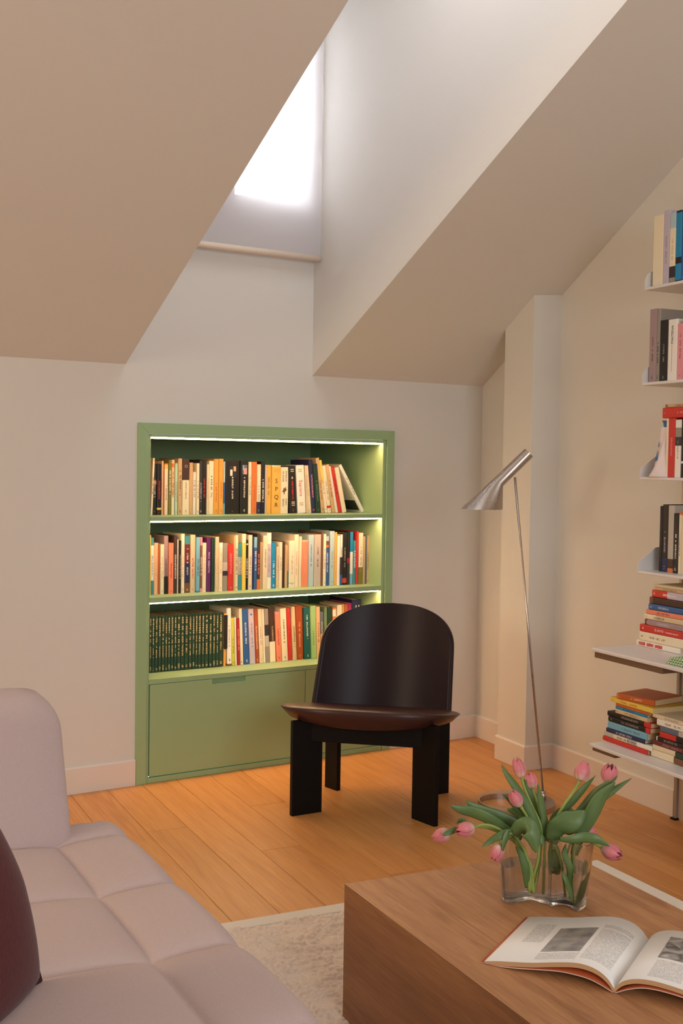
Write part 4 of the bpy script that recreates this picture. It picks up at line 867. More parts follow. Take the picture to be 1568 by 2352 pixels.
ROW2=[
 (1.8452, 0.0031, 0.233, 0, 'thin yellow booklet', 'yellow', 'none'),
 (1.849, 0.0125, 0.223, 0, 'teal and white banded book', 'teal@0;white@.25;teal@.86', 'bgrey'),
 (1.8627, 0.0175, 0.202, 0, 'pinkish tan book', 'peach', 'tan'),
 (1.8809, 0.0066, 0.195, 0, 'narrow orange brown book', 'dorange', 'none'),
 (1.8883, 0.0158, 0.196, 0, 'short cream book', 'cream', 'tan'),
 (1.9049, 0.0187, 0.229, 0, 'mauve grey book with black foot', 'black@0;mauve@.3', 'char'),
 (1.9244, 0.0213, 0.2, 0, 'salmon book with cream stripe', 'salmon@0;salmon@.5', 'dred'),
 (1.9468, 0.0146, 0.228, 0, 'dark brown book with white lettering', 'dbrown', 'cream'),
 (1.9622, 0.0053, 0.212, 0, 'very thin cream book', 'cream', 'none'),
 (1.9683, 0.0086, 0.209, 0, 'thin black book', 'black', 'grey'),
 (1.9777, 0.0162, 0.235, 0, 'tall cream book', 'cream', 'tan'),
 (1.9946, 0.0231, 0.227, 0, 'banded teal, maroon, navy and brown book', 'brown@0;navy@.17;maroon@.52;teal@.85', 'white'),
 (2.0189, 0.0229, 0.23, 0, 'grey beige book with red lettering', 'beige@0;beige@.5', 'red'),
 (2.0429, 0.0168, 0.22, 0, 'light blue book', 'bblue@0;lblue@.03', 'navy'),
 (2.0605, 0.0095, 0.22, 0, 'pink and brown banded book', 'pink@0;brown@.07;pink@.85', 'cream'),
 (2.0711, 0.0188, 0.197, 0, 'short cream book with tiny emblem', 'cream', 'tan'),
 (2.0907, 0.0192, 0.218, 0, 'purple book with white lettering', 'purple', 'lilac'),
 (2.1107, 0.0148, 0.216, 0, 'very dark green book', 'xgreen', 'none'),
 (2.1263, 0.0171, 0.22, 0, 'beige book', 'beige', 'tan'),
 (2.1442, 0.0172, 0.196, 0, 'short cream book with white label', 'cream@0;white@.9', 'tan'),
 (2.1622, 0.0214, 0.194, 0, 'grey book with black and white photo', 'grey@0;char@.32;lgrey@.42;grey@.6', 'none'),
 (2.1844, 0.0246, 0.188, 0, 'bright red book', 'red', 'pink'),
 (2.2097, 0.0072, 0.222, 0, 'narrow brown tan book', 'tan', 'none'),
 (2.2177, 0.0133, 0.225, 0, 'pale book with black lettering', 'ivory', 'char'),
 (2.2318, 0.0164, 0.193, 0, 'teal book with grey middle band', 'teal@0;lgrey@.33;teal@.7', 'bgrey'),
 (2.249, 0.0176, 0.23, 0, 'tall pale yellow book', 'yellow@0;cream@.84', 'none'),
 (2.2674, 0.0115, 0.204, 0, 'black book with bold white capitals', 'black', 'white'),
 (2.2797, 0.0185, 0.224, 0, 'cream book with fine grey title', 'ivory', 'grey'),
 (2.299, 0.0046, 0.218, 0, 'thin navy book', 'navy', 'none'),
 (2.3045, 0.0132, 0.215, 0, 'blue book with pale head', 'blue@0;lblue@.8', 'white'),
 (2.3184, 0.0144, 0.228, 0, 'dark brown book with orange foot', 'orange@0;dbrown@.18', 'salmon'),
 (2.3336, 0.0121, 0.194, 0, 'narrow tan book', 'tan', 'none'),
 (2.3465, 0.0212, 0.221, 0, 'wide ivory book with fine title', 'ivory', 'bgrey'),
 (2.3656, 0.021, 0.232, 0, 'white book with pinkish middle', 'white@0;lilac@.2;white@.8', 'grey'),
 (2.3875, 0.022, 0.191, 0, 'bright blue book', 'bblue', 'white'),
 (2.4107, 0.0127, 0.174, 0, 'grey beige short book', 'beige', 'grey'),
 (2.4243, 0.0141, 0.192, 0, 'narrow cream book', 'cream', 'grey'),
 (2.4392, 0.0115, 0.194, 0, 'dark brown book', 'dbrown', 'none'),
 (2.4515, 0.009, 0.181, 0, 'thin tan book', 'tan', 'none'),
 (2.4614, 0.0077, 0.175, 0, 'thin book with teal foot', 'teal@0;tan@.4', 'none'),
 (2.47, 0.0267, 0.197, 0, 'cream book with dark line near foot', 'cream@0;brown@.09;cream@.1', 'grey'),
 (2.4975, 0.0212, 0.222, 0, 'tall cream book', 'cream', 'tan'),
 (2.5196, 0.0126, 0.214, 0, 'thin ivory book', 'ivory', 'none'),
 (2.533, 0.0319, 0.197, 0, 'orange tan book', 'ochre@0;salmon@.02;peach@.97', 'tan'),
 (2.5662, 0.0268, 0.219, 0, 'pale grey green book with yellow edge', 'pblue', 'bgrey'),
 (2.5943, 0.0332, 0.22, 0, 'pale grey book with bold title', 'lgrey', 'char'),
 (2.6284, 0.0089, 0.229, 0, 'narrow brown book', 'brown', 'none'),
 (2.6382, 0.0125, 0.222, 0, 'narrow cream book with grey title', 'cream', 'grey'),
 (2.6516, 0.017, 0.212, 0, 'blue book with photo at the head', 'blue@0;orange@.77;brown@.82;pblue@.9', 'white'),
 (2.6735, 0.023, 0.233, 0, 'tall pale blue book', 'pblue', 'grey'),
 (2.6973, 0.0118, 0.228, 0, 'golden yellow book', 'gold', 'none'),
 (2.71, 0.0127, 0.212, 0, 'narrow white book', 'white', 'none'),
 (2.7235, 0.01, 0.218, 0, 'dark and white lettered book with blue foot', 'blue@0;char@.2;white@.55', 'black'),
 (2.7344, 0.0247, 0.225, 0, 'black book with grey title and red emblem', 'black@0;red@.04;black@.13', 'grey'),
 (2.7599, 0.0133, 0.231, 0, 'black book with red flashes', 'char@0;dred@.4;black@.5', 'none'),
 (2.7741, 0.0166, 0.228, 0, 'blue and white book', 'lblue@0;white@.2;bblue@.62', 'none'),
 (2.7916, 0.0134, 0.19, 0, 'narrow turquoise book', 'teal', 'white'),
 (2.8058, 0.0107, 0.23, 0, 'narrow red book', 'red', 'none'),
 (2.8179, 0.0228, 0.223, 0, 'cream book with olive foot', 'olive@0;cream@.33', 'grey'),
 (2.8415, 0.0122, 0.208, 0, 'tan narrow book', 'tan', 'none'),
 (2.8545, 0.0094, 0.21, 0, 'grey blue narrow book', 'bgrey', 'none'),
 (2.8648, 0.0108, 0.211, 0, 'light brown narrow book', 'tan', 'brown'),
]
ROW3=[
 (1.8632, 0.0102, 0.225, 0, 'green volume of a matching set', 'xgreen', 'SET'),
 (1.8745, 0.0116, 0.225, 0, 'green volume of a matching set', 'xgreen', 'SET'),
 (1.8873, 0.0131, 0.225, 0, 'green volume of a matching set', 'xgreen', 'SET'),
 (1.9015, 0.0128, 0.225, 0, 'green volume of a matching set', 'xgreen', 'SET'),
 (1.9154, 0.0132, 0.224, 0, 'green volume of a matching set', 'xgreen', 'SET'),
 (1.9298, 0.0114, 0.224, 0, 'green volume of a matching set', 'xgreen', 'SET'),
 (1.9423, 0.0115, 0.224, 0, 'green volume of a matching set', 'xgreen', 'SET'),
 (1.9549, 0.013, 0.224, 0, 'green volume of a matching set', 'xgreen', 'SET'),
 (1.969, 0.0126, 0.224, 0, 'green volume of a matching set', 'xgreen', 'SET'),
 (1.9828, 0.0145, 0.224, 0, 'green volume of a matching set', 'xgreen', 'SET'),
 (1.9984, 0.0164, 0.224, 0, 'green volume of a matching set', 'xgreen', 'SET'),
 (2.0159, 0.0161, 0.223, 0, 'green volume of a matching set', 'xgreen', 'SET'),
 (2.0331, 0.0143, 0.223, 0, 'green volume of a matching set', 'xgreen', 'SET'),
 (2.0486, 0.0121, 0.223, 0, 'green volume of a matching set', 'xgreen', 'SET'),
 (2.0619, 0.0118, 0.223, 0, 'green volume of a matching set', 'xgreen', 'SET'),
 (2.0748, 0.0144, 0.223, 0, 'green volume of a matching set', 'xgreen', 'SET'),
 (2.0904, 0.0138, 0.223, 0, 'green volume of a matching set', 'xgreen', 'SET'),
 (2.1053, 0.0168, 0.223, 0, 'green volume of a matching set', 'xgreen', 'SET'),
 (2.1233, 0.015, 0.222, 0, 'green volume of a matching set', 'xgreen', 'SET'),
 (2.1394, 0.0147, 0.222, 0, 'green volume of a matching set', 'xgreen', 'SET'),
 (2.1552, 0.0128, 0.222, 0, 'green volume of a matching set', 'xgreen', 'SET'),
 (2.1692, 0.0171, 0.222, 0, 'green volume of a matching set', 'xgreen', 'SET'),
 (2.1909, 0.011, 0.217, 0, 'thin orange book with a black strap', 'ochre', 'none'),
 (2.2092, 0.0207, 0.238, -1.6, 'white book with large letter near the foot', 'brown@0;white@.035', 'grey'),
 (2.2314, 0.0127, 0.197, -2.0, 'lime yellow book', 'lime', 'olive'),
 (2.2448, 0.0054, 0.2, -2.0, 'very thin white book', 'white', 'none'),
 (2.2533, 0.0151, 0.193, -2.1, 'dark red book', 'dred@0;dred@.5', 'salmon'),
 (2.2699, 0.0143, 0.233, -2.6, 'cream book with a green dot', 'cream', 'none'),
 (2.287, 0.0253, 0.231, -3.2, 'blue book with white lettering', 'blue', 'white'),
 (2.3139, 0.0254, 0.229, -3.3, 'grey lilac book with a blue dot', 'lilac', 'bgrey'),
 (2.3414, 0.0165, 0.228, -3.3, 'rust brown book', 'rust', 'peach'),
 (2.3591, 0.0178, 0.227, -3.2, 'ivory book with grey lettering', 'ivory', 'grey'),
 (2.3777, 0.0095, 0.226, -3.0, 'narrow cream book', 'cream', 'none'),
 (2.3881, 0.0191, 0.226, -2.9, 'grey book with black and white photo', 'grey@0;lgrey@.3;char@.5;grey@.7', 'none'),
 (2.4089, 0.0278, 0.232, -2.9, 'brown book with cream foot', 'cream@0;dbrown@.37', 'none'),
 (2.4414, 0.0254, 0.21, -3.6, 'salmon pink book', 'salmon@0;pink@.96', 'dred'),
 (2.4685, 0.029, 0.223, -3.7, 'cream book with two title lines', 'cream', 'char'),
 (2.5005, 0.0183, 0.222, -4.0, 'red book', 'red', 'dred'),
 (2.5201, 0.0184, 0.228, -3.5, 'tan cream book with dark title', 'beige', 'char'),
 (2.5398, 0.0348, 0.23, -2.6, 'thick rust brown book', 'rust', 'peach'),
 (2.5763, 0.031, 0.221, -2.5, 'dark teal book with white title', 'dteal', 'white'),
 (2.6092, 0.029, 0.226, -2.3, 'light green book', 'lgreen', 'sgreen'),
 (2.6395, 0.0189, 0.221, -2.1, 'pinkish tan book', 'peach', 'brown'),
 (2.6597, 0.0158, 0.197, -2.0, 'blue grey book with tan foot', 'tan@0;bgrey@.52', 'lgrey'),
 (2.6768, 0.0141, 0.218, -1.7, 'grey green book', 'sgreen', 'none'),
 (2.6922, 0.0246, 0.218, -1.4, 'dark green book with white title', 'dgreen', 'cream'),
 (2.7186, 0.0192, 0.213, -1.2, 'orange book with white label', 'orange@0;white@.82;orange@.96', 'none'),
 (2.7391, 0.0239, 0.223, 0, 'cream book rising behind the chair', 'cream', 'grey'),
 (2.7639, 0.013, 0.226, 0, 'narrow tan book', 'tan', 'none'),
 (2.7777, 0.0139, 0.225, 0, 'orange red book', 'red@0;dorange@.1', 'none'),
 (2.7929, 0.0209, 0.228, 0, 'magenta book with white lettering', 'magenta', 'white'),
 (2.8152, 0.0473, 0.242, 0, 'thick navy book with two white marks', 'navy', 'none'),
 (2.8666, 0.0184, 0.213, 0, 'small tan book', 'tan', 'none'),
 (2.8864, 0.0166, 0.21, 0, 'small dark brown book', 'dbrown', 'none'),
]

BOOKS = {}
for k, rows, py, nm in ((1, ROW1, 4.285, 'top'), (2, ROW2, 4.235, 'middle'), (3, ROW3, 4.275, 'bottom')):
    z = ZS[k-1]+0.0003; sets = 0; rows_all = rows
    for i, (x, T, H, ang, desc, bands, text) in enumerate(rows):
        rr = random.Random(k*100+i); dp = rr.uniform(0.135, 0.17) if k != 2 else rr.uniform(0.125, 0.20)
        if 'thick' in desc or 'tall' in desc: dp += 0.02
        bk = book(T, H, dp, bands, text, k*1000+i)
        yo = rr.uniform(-0.003, 0.004) if text != 'SET' else 0.0
        bk.location = (x, py+yo, z); bk.rotation_euler.y = math.radians(ang)
        if ang > 0: bk.location = (x+0.0, py+yo, z+T*math.sin(math.radians(ang)))
        if text == 'SET':
            lab = 'dark green volume with pale print, %s from the left of its matching set' % ORD[sets]; sets += 1; grp = 'matching green volumes on the bottom shelf'
        else:
            n_l = rows[i-1][4] if i else None; n_r = rows[i+1][4] if i < len(rows)-1 else None
            lab = desc; grp = 'books on the %s shelf of the green bookcase' % nm
        tag(bk, lab, 'book', grp); BOOKS[k, i] = bk; bk['_d'] = desc
# labels: what it looks like, and when that is not enough the books it stands between
def short(d):
    d = d.replace('very ', ''); s = d.split(' with ')[0].split(',')[0].replace(' book', '').replace(' volume of a matching set', '').replace('let', ''); ws = [w for w in s.split() if w not in ('narrow', 'tall', 'thin', 'short', 'wide', 'thick', 'left', 'end', 'banded')]
    r_ = [w for w in ws[:3] if w not in ('and', 'or')]; return ' '.join(r_[:2]) if len(ws) > 1 and ws[1] != 'and' else (ws[0] if ws else s)
for k, rows, nm in ((1, ROW1, 'top'), (2, ROW2, 'middle'), (3, ROW3, 'bottom')):
    for i, rw in enumerate(rows):
        if rw[6] == 'SET': continue
        d = rw[4]; a = short(rows[i-1][4]) if i else ''; b = short(rows[i+1][4]) if i < len(rows)-1 else ''
        if a and b: lab = ('%s between %s and %s books, %s shelf' % (d, a, b, nm)) if a != b else ('%s between two %s books, %s shelf' % (d, a, nm))
        elif b: lab = '%s at the left end of the %s shelf' % (d, nm)
        else: lab = '%s at the right end of the %s shelf' % (d, nm)
        w_ = lab.split()
        if len(w_) > 16: lab = '%s beside a %s book, %s shelf' % (d, a or b, nm)
        if len(lab.split()) > 16: lab = '%s, %s shelf' % (d, nm)
        BOOKS[k, i]['label'] = lab
for o in BOOKS.values():
    del o['_d']
# ---- legible titles and emblems on spines (flat print)
def find(k, s): return next(BOOKS[k, i] for i, r_ in enumerate({1: ROW1, 2: ROW2, 3: ROW3}[k]) if s in r_[4]), next(r_ for r_ in {1: ROW1, 2: ROW2, 3: ROW3}[k] if s in r_[4])
def DOWN(x, z, y=-0.0003): return Matrix.Translation((x, y, z)) @ Matrix(((0, 1, 0, 0), (0, 0, -1, 0), (-1, 0, 0, 0), (0, 0, 0, 1)))
def UP(x, z, y=-0.0003): return Matrix.Translation((x, y, z)) @ Matrix(((0, -1, 0, 0), (0, 0, -1, 0), (1, 0, 0, 0), (0, 0, 0, 1)))
def FLAT(x, z, y=-0.0003): return Matrix.Translation((x, y, z)) @ Matrix.Rotation(PI/2, 4, 'X')
def patch(par, x0, z0, x1, z1, c, name='emblem', y=-0.0002): return box(name, x0, y, z0, x1, 0.0004, z1, solid(c), par)
def disc(par, x, z, r_, c, name='emblem', sx=1.0):
    pl = [(x+r_*sx*math.cos(2*PI*i/20), z+r_*math.sin(2*PI*i/20)) for i in range(20)]
    return prism(name, pl, -0.0003, 0.0004, solid(c), par, 'y')
b_, r_ = find(1, 'four large capitals'); T, H = r_[1], r_[2]
for i, ch_ in enumerate('SPQR'): text_mesh('lettering', ch_, 0.026, solid('dbrown'), b_, FLAT(T/2, H*(.67-.165*i)))
patch(b_, T*.2, H*.85, T*.85, H*.93, 'ochre')
b_, r_ = find(1, 'brown eagle'); T, H = r_[1], r_[2]
text_mesh('lettering', 'EMPEROR', 0.0105, solid('dbrown'), b_, DOWN(T*.68, H*.80)); text_mesh('lettering', 'OF ROME', 0.0105, solid('dbrown'), b_, DOWN(T*.30, H*.80))
text_mesh('lettering', 'MARY', 0.0105, solid('dbrown'), b_, DOWN(T*.70, H*.25)); text_mesh('lettering', 'BEARD', 0.0105, solid('dbrown'), b_, DOWN(T*.34, H*.23))
pl = [(T*a, H*c) for a, c in ((.2, .46), (.32, .5), (.4, .56), (.5, .54), (.72, .585), (.66, .53), (.8, .53), (.7, .485), (.55, .47), (.52, .43), (.38, .40), (.42, .455))]
prism('emblem', pl, -0.0003, 0.0004, solid('brown'), b_, 'y')
b_, r_ = find(1, 'large red title'); T, H = r_[1], r_[2]
text_mesh('lettering', 'Sapiens', 0.0235, solid('red'), b_, DOWN(T*.48, H*.52))
for zz_ in (.86, .90, .2, .16): patch(b_, T*.25, H*zz_, T*.7, H*(zz_+.02), 'tan', 'lettering')
b_, r_ = find(1, 'bright red title'); T, H = r_[1], r_[2]
disc(b_, T*.5, H*.75, 0.0055, 'lgrey', sx=.7)
for zz_ in (.88, .92, .2, .16, .23): patch(b_, T*.3, H*zz_, T*.75, H*(zz_+.018), 'beige', 'lettering')
b_, r_ = find(1, 'very thick black'); T, H = r_[1], r_[2]
patch(b_, T*.28, H*.70, T*.74, H*.90, 'char'); patch(b_, T*.32, H*.715, T*.48, H*.83, 'white', y=-.0003); patch(b_, T*.56, H*.80, T*.72, H*.89, 'peach', y=-.0003)
disc(b_, T*.5, H*.385, .0022, 'red'); disc(b_, T*.5, H*.05, .002, 'red')
b_, r_ = find(1, 'pink and blue emblem'); T, H = r_[1], r_[2]
patch(b_, T*.24, H*.74, T*.80, H*.92, 'bgrey'); patch(b_, T*.40, H*.75, T*.78, H*.86, 'pink', y=-.0003); patch(b_, T*.26, H*.82, T*.42, H*.915, 'lblue', y=-.0003); disc(b_, T*.5, H*.385, .0022, 'red')
b_, r_ = find(1, 'dark above and cream'); T, H = r_[1], r_[2]
disc(b_, T*.5, H*.87, .0058, 'lgrey'); disc(b_, T*.5, H*.87, .0042, 'dbrown').location.y = -.0002
b_, r_ = find(1, 'red dot at the foot'); disc(b_, r_[1]*.5, r_[2]*.06, .0045, 'red')
b_, r_ = find(1, 'photo') if False else (None, None)
b_, r_ = find(3, 'blue dot'); disc(b_, r_[1]*.5, r_[2]*.9, .0045, 'bblue')
b_, r_ = find(3, 'green dot'); disc(b_, r_[1]*.35, r_[2]*.05, .0025, 'olive')
b_, r_ = find(3, 'large letter near'); text_mesh('lettering', 'R', 0.015, solid('char'), b_, FLAT(r_[1]*.5, r_[2]*.10))
b_, r_ = find(3, 'brown book with cream foot'); text_mesh('lettering', 'CUADERNOS', 0.0105, solid('beige'), b_, DOWN(r_[1]*.55, r_[2]*.52))
b_, r_ = find(3, 'two white marks')
for a in (.38, .68): patch(b_, r_[1]*a, r_[2]*.80, r_[1]*(a+.12), r_[2]*.90, 'white', 'lettering')
b_, r_ = find(2, 'bold white capitals'); patch(b_, r_[1]*.2, r_[2]*.9, r_[1]*.8, r_[2]*.93, 'white')
# black elastic strap hanging over the thin orange book
b_, r_ = find(3, 'black strap'); b_.name = 'book'; b_['label'] = 'thin orange book with a black strap, right of the green set, bottom shelf'
T, H = r_[1], r_[2]
pl = [(-.001, H*.97), (T+.0045, H*.97), (T+.0045, H*.36)]+[(T/2+.0018+(T/2+.0027)*math.cos(-a), H*.36+(T/2+.0027)*math.sin(-a)) for a in [PI*k/10 for k in range(1, 10)]]+[(-.001, H*.36)]
prism('strap', pl, -0.0032, -0.0012, solid('black'), b_, 'y')
# leaning book, its cover printed with a dark picture
x_ = ROW1[-1][0]+ROW1[-1][1]+0.001
T, H, Dp = 0.0150, 0.238, 0.15
bk = book(T, H, Dp, 'white', 'grey', 77); 
th_ = math.radians(-31.5)
bk.location = (2.866, 4.285, ZS[0]+0.0005); bk.rotation_euler.y = th_
tag(bk, 'thin white book slanting alone against the row, right end of top shelf', 'book', 'books on the top shelf of the green bookcase')
box('cover_picture', -0.0004, 0.012, 0.012, 0.0004, Dp-0.01, 0.062, mat('cover_photo', (52, 58, 50), 0.5, var=0.6, vscale=60), bk)

# ------------------------------------------------------------------ white wall shelves on the right wall
WSN = [('first', 1.846, .22), ('second', 1.525, .22), ('third', 1.205, .22), ('fourth', .885, .22), ('fifth', .630, .405), ('lowest', .307, .405)]
ST0, ST1 = -3.203, -2.30
for i, (nm, z, dd) in enumerate(WSN):
    p = wr(0, ST1, z)
    lb = ['topmost white wall shelf, holding the grey and blue spines', 'second white wall shelf from the top', 'third white wall shelf from the top, with the red books', 'fourth white wall shelf from the top, with dark tall books', 'deep white shelf carrying the tall stack of flat books', 'lowest deep white shelf, just above the baseboard'][i]
    sh = tag(empty('wall_shelf', tuple(p), -DW), lb, 'shelf', 'white shelves on the right wall')
    Ls = ST1-ST0                                       # runs along local +y to the far end; wall at local x=0, front at -dd
    box('shelf_board', -dd, 0, -0.010 if i < 4 else -0.012, -0.002, Ls, 0.0, SHELFW, sh, 0.0025, 2)
    if i < 4:                                          # folded end plate, low at the front, sloping up
        hi = 0.062 if i < 2 else 0.085
        if i < 2: pl = [(-dd, 0), (-dd, 0.020), (-dd+.004, 0.034), (-dd+.012, 0.046), (-dd+.024, 0.054), (-dd+.05, hi), (-0.002, hi), (-0.002, 0)]
        else: pl = [(-dd, 0), (-dd, 0.022), (-dd+.006, 0.032), (-dd+.075, 0.078), (-0.002, hi), (-0.002, 0)]
        prism('end_plate', [(a, b2) for a, b2 in pl], Ls-0.003, Ls, SHELFW, sh, 'y')
    else:
        box('under_frame', -dd+0.012, Ls-(0.34 if i == 4 else 0.12), -0.034 if i == 4 else -0.027, -0.002, Ls-0.001, -0.012, mat('bronze_bracket', (120, 92, 72), 0.5), sh, 0.003, 2)
tk = tag(empty('shelf_track', tuple(wr(0, -3.205, 0)), -DW), 'aluminium upright rail carrying the white shelves on the right wall', 'rail')
box('rail', -0.026, -0.004, 0.0, -0.002, 0.010, 2.2, ALU, tk, 0.0015, 1); box('foot', -0.034, -0.010, 0.0, -0.001, 0.016, 0.006, BLACKW, tk, 0.001, 1)
box('back_panel', -0.016, -0.62, 0.0, -0.002, -0.005, 0.60, mat('panel_shade_tone', (188, 168, 150), 0.6), tk)  # added panel, its grey-brown carries the shade under the shelves
tube('screw', [(-0.016, -0.045, 0.20), (-0.0195, -0.045, 0.20)], 0.005, STEEL, tk, 10)
# local frame for the right-wall books: spine faces into the room (-NX), row runs towards the viewer (TX)
def place_upright(b2, d, t, z): b2.matrix_world = Matrix.Translation(wr(d, t, z)) @ Matrix(((TX.x, NX.x, 0, 0), (TX.y, NX.y, 0, 0), (0, 0, 1, 0), (0, 0, 0, 1)))
def upright(shelf, z, rows, dd, nm, t0):
    t = t0
    for i, (w_, h, dep, desc, bands, text) in enumerate(rows):
        b2 = book(w_-0.0005, h, min(dep, dd-0.004), bands, text, 5000+int(z*1000)+i); place_upright(b2, dd, t, z+0.0004)
        tag(b2, desc, 'book', 'books on the %s white wall shelf' % nm); t += w_
        BOOKS[nm, i] = b2
upright(0, 1.846, [(.052, .236, .19, 'thick cream book at the left end of the topmost white shelf', 'cream', 'none'), (.030, .246, .20, 'lilac grey book right of the thick cream one', 'lilac', 'grey'),
    (.030, .232, .18, 'photo book with cream label between lilac grey and black ones', 'grey@0;char@.08;cream@.24;pblue@.78', 'tan'), (.029, .234, .18, 'black book with two light blue panels on topmost white shelf', 'black@0;bblue@.03;black@.26;bblue@.35;black@.97', 'none'),
    (.028, .23, .18, 'deep blue book at the frame edge of topmost white shelf', 'blue', 'white'), (.03, .22, .18, 'grey book beyond the deep blue one', 'lgrey', 'char')], .2, 'topmost', -3.188)
upright(0, 1.525, [(.036, .247, .195, 'tall mauve grey book at the left end, second white shelf', 'mauve', 'char'), (.018, .245, .195, 'thinner mauve grey book beside the tall one, second white shelf', 'grey', 'char'), (.040, .204, .15, 'black book with speckled white print, second white shelf', 'black', 'grey'),
    (.046, .202, .15, 'white book with thin black title in capitals, second white shelf', 'white', 'none'), (.030, .184, .14, 'pink book with brown bar, second white shelf', 'pink', 'brown'), (.03, .198, .14, 'purple book at the frame edge, second white shelf', 'purple', 'lilac')], .2, 'second', -3.195)
b_ = BOOKS['second', 3]; text_mesh('lettering', 'MAITENA', 0.0145, solid('char'), b_, UP(.022, .152)); patch(b_, .019, .03, .0215, .12, 'pink', 'lettering')
upright(0, 1.205, [(.010, .196, .15, 'thin cream book between the bag and the red one', 'cream', 'none'), (.033, .196, .15, 'upright red book on third white shelf', 'red', 'pink'), (.030, .190, .15, 'white book with small photo on third white shelf', 'white@0;char@.55;grey@.70;white@.86', 'grey'),
    (.022, .192, .15, 'black book with white band on third white shelf', 'black@0;white@.24;black@.28', 'none'), (.03, .19, .15, 'tan book at the frame edge, third white shelf', 'tan', 'none')], .2, 'third', -3.097)
upright(0, .885, [(.014, .222, .165, 'thin black book at the left end, fourth white shelf', 'black', 'none'), (.028, .228, .17, 'midnight purple book with pale sparks, fourth white shelf', 'navy@0;black@.2', 'lilac'), (.028, .226, .185, 'tall grey book with coloured picture at foot, fourth shelf', 'orange@0;dbrown@.06;lgrey@.2', 'none'),
    (.026, .200, .14, 'black book with white dots, fourth white shelf', 'black', 'white'), (.012, .204, .14, 'cream book with orange head, fourth white shelf', 'cream@0;cream@.95;orange@.96', 'grey'), (.016, .203, .14, 'ivory book with orange head, fourth white shelf', 'ivory@0;orange@.96', 'none'),
    (.012, .178, .13, 'thin maroon lettered book, fourth white shelf', 'cream@0;maroon@.3', 'white'), (.014, .184, .13, 'thin cream book at the frame edge, fourth white shelf', 'cream', 'none'), (.02, .18, .13, 'blue grey book beyond the thin cream one, fourth shelf', 'bgrey', 'none')], .165, 'fourth', -3.160)
# lying books: spine faces the room, local z (height) runs along TX, thickness upwards
def lying(d, t0, t1, z0, z1, dep, desc, bands, text, grp, seed, yaw=0.0):
    T, H = z1-z0-0.0004, t1-t0
    b2 = book(T, H, dep, bands, text, seed)
    # local x (thickness) -> up ; local z (height) -> TX ; local y (depth) -> NX
    M = Matrix(((0, NX.x, TX.x, 0), (0, NX.y, TX.y, 0), (1, 0, 0, 0), (0, 0, 0, 1)))
    b2.matrix_world = Matrix.Translation(wr(d, t0, z0)) @ Matrix.Rotation(yaw, 4, 'Z') @ M
    return tag(b2, desc, 'book', grp)
g1 = 'flat books stacked on the deep white shelf'; z = 0.6303
for i, (t0, t1, th, dep, desc, bands, text) in enumerate([(-3.192, -2.975, .0200, .15, 'white flat book with big red letters, bottom of the tall stack', 'white', 'none'), (-3.178, -2.962, .0310, .15, 'thick pale yellow flat book, second from bottom of the tall stack', 'cream', 'brown'),
    (-3.176, -2.967, .0250, .15, 'red flat book with white title in the tall stack', 'red', 'none'), (-3.151, -2.969, .0200, .14, 'mauve flat book above the red one in the tall stack', 'wine@0;mauve@.06', 'lilac'), (-3.155, -2.965, .0180, .14, 'cream flat book above the mauve one in the tall stack', 'cream@0;beige@.3', 'char'),
    (-3.145, -2.965, .0160, .14, 'salmon patterned flat book under the blue one', 'salmon', 'dred'), (-3.134, -2.966, .0205, .14, 'blue flat book in the upper half of the tall stack', 'blue', 'pblue'), (-3.130, -2.967, .0235, .14, 'black and brown flat notebook with elastic loop', 'brown@0;dbrown@.1', 'none'),
    (-3.118, -2.968, .0245, .14, 'red and lilac flat book near the top of the tall stack', 'red@0;lilac@.5', 'white'), (-3.105, -2.955, .0100, .13, 'thin tan flat book, second from top of the tall stack', 'tan', 'brown'), (-3.11, -2.969, .0095, .13, 'thin beige flat book on top of the tall stack', 'beige', 'none')]):
    b2 = lying(.225, t0, t1, z, z+th, dep, desc, bands, text, g1, 7000+i); z += th; BOOKS['tall', i] = b2
def LYT(zc, xc, y=-0.0004): return Matrix.Translation((xc, y, zc)) @ Matrix(((0, 1, 0, 0), (0, 0, -1, 0), (1, 0, 0, 0), (0, 0, 0, 1)))     # reads along local +z with text top at +x
def LYT2(zc, xc, y=-0.0004): return Matrix.Translation((xc, y, zc)) @ Matrix(((0, -1, 0, 0), (0, 0, -1, 0), (-1, 0, 0, 0), (0, 0, 0, 1)))
b_ = BOOKS['tall', 2]; text_mesh('lettering', 'EL ROTO', 0.011, solid('white'), b_, LYT(.098, .0125)); text_mesh('lettering', 'Vocabulario figurado', 0.0075, solid('white'), b_, LYT(.160, .012))
prism('emblem', [(0.008, 0.018), (0.012, 0.012), (0.016, 0.018)], -0.0004, 0.0004, solid('white'), b_, 'y')
b_ = BOOKS['tall', 0]
pr_ = random.Random(5); zz_ = 0.012
for wd_ in (.006, .0055, .006, .004, .006, .007, None, .006, .0055, .006, .006, .005, .006, None, .006, .006, .005, .006, .006, .006, .002):
    if wd_ is None: zz_ += 0.007; continue
    a, c_ = .004+pr_.uniform(0, .001), .0165-pr_.uniform(0, .001)
    prism('lettering', [(a, zz_), (a+.001, zz_+wd_*.45), (a, zz_+wd_*.8), (c_, zz_+wd_*.8), (c_-.0015, zz_+wd_*.5), (c_, zz_)] if pr_.random() < .5 else [(a, zz_+wd_*.1), (a, zz_+wd_*.8), (c_, zz_+wd_*.8), (c_, zz_+wd_*.45), (c_-.004, zz_+wd_*.35), (c_, zz_+wd_*.05)], -0.0004, 0.0004, solid('red'), b_, 'y'); zz_ += wd_
b_ = BOOKS['tall', 7]; tube('elastic_loop', [(.004, .03, -.001), (.008, .03, -.007), (.0, .03, -.010), (-.010, .03, -.008), (-.016, .03, -.012)], .0016, solid('black'), b_, 8)
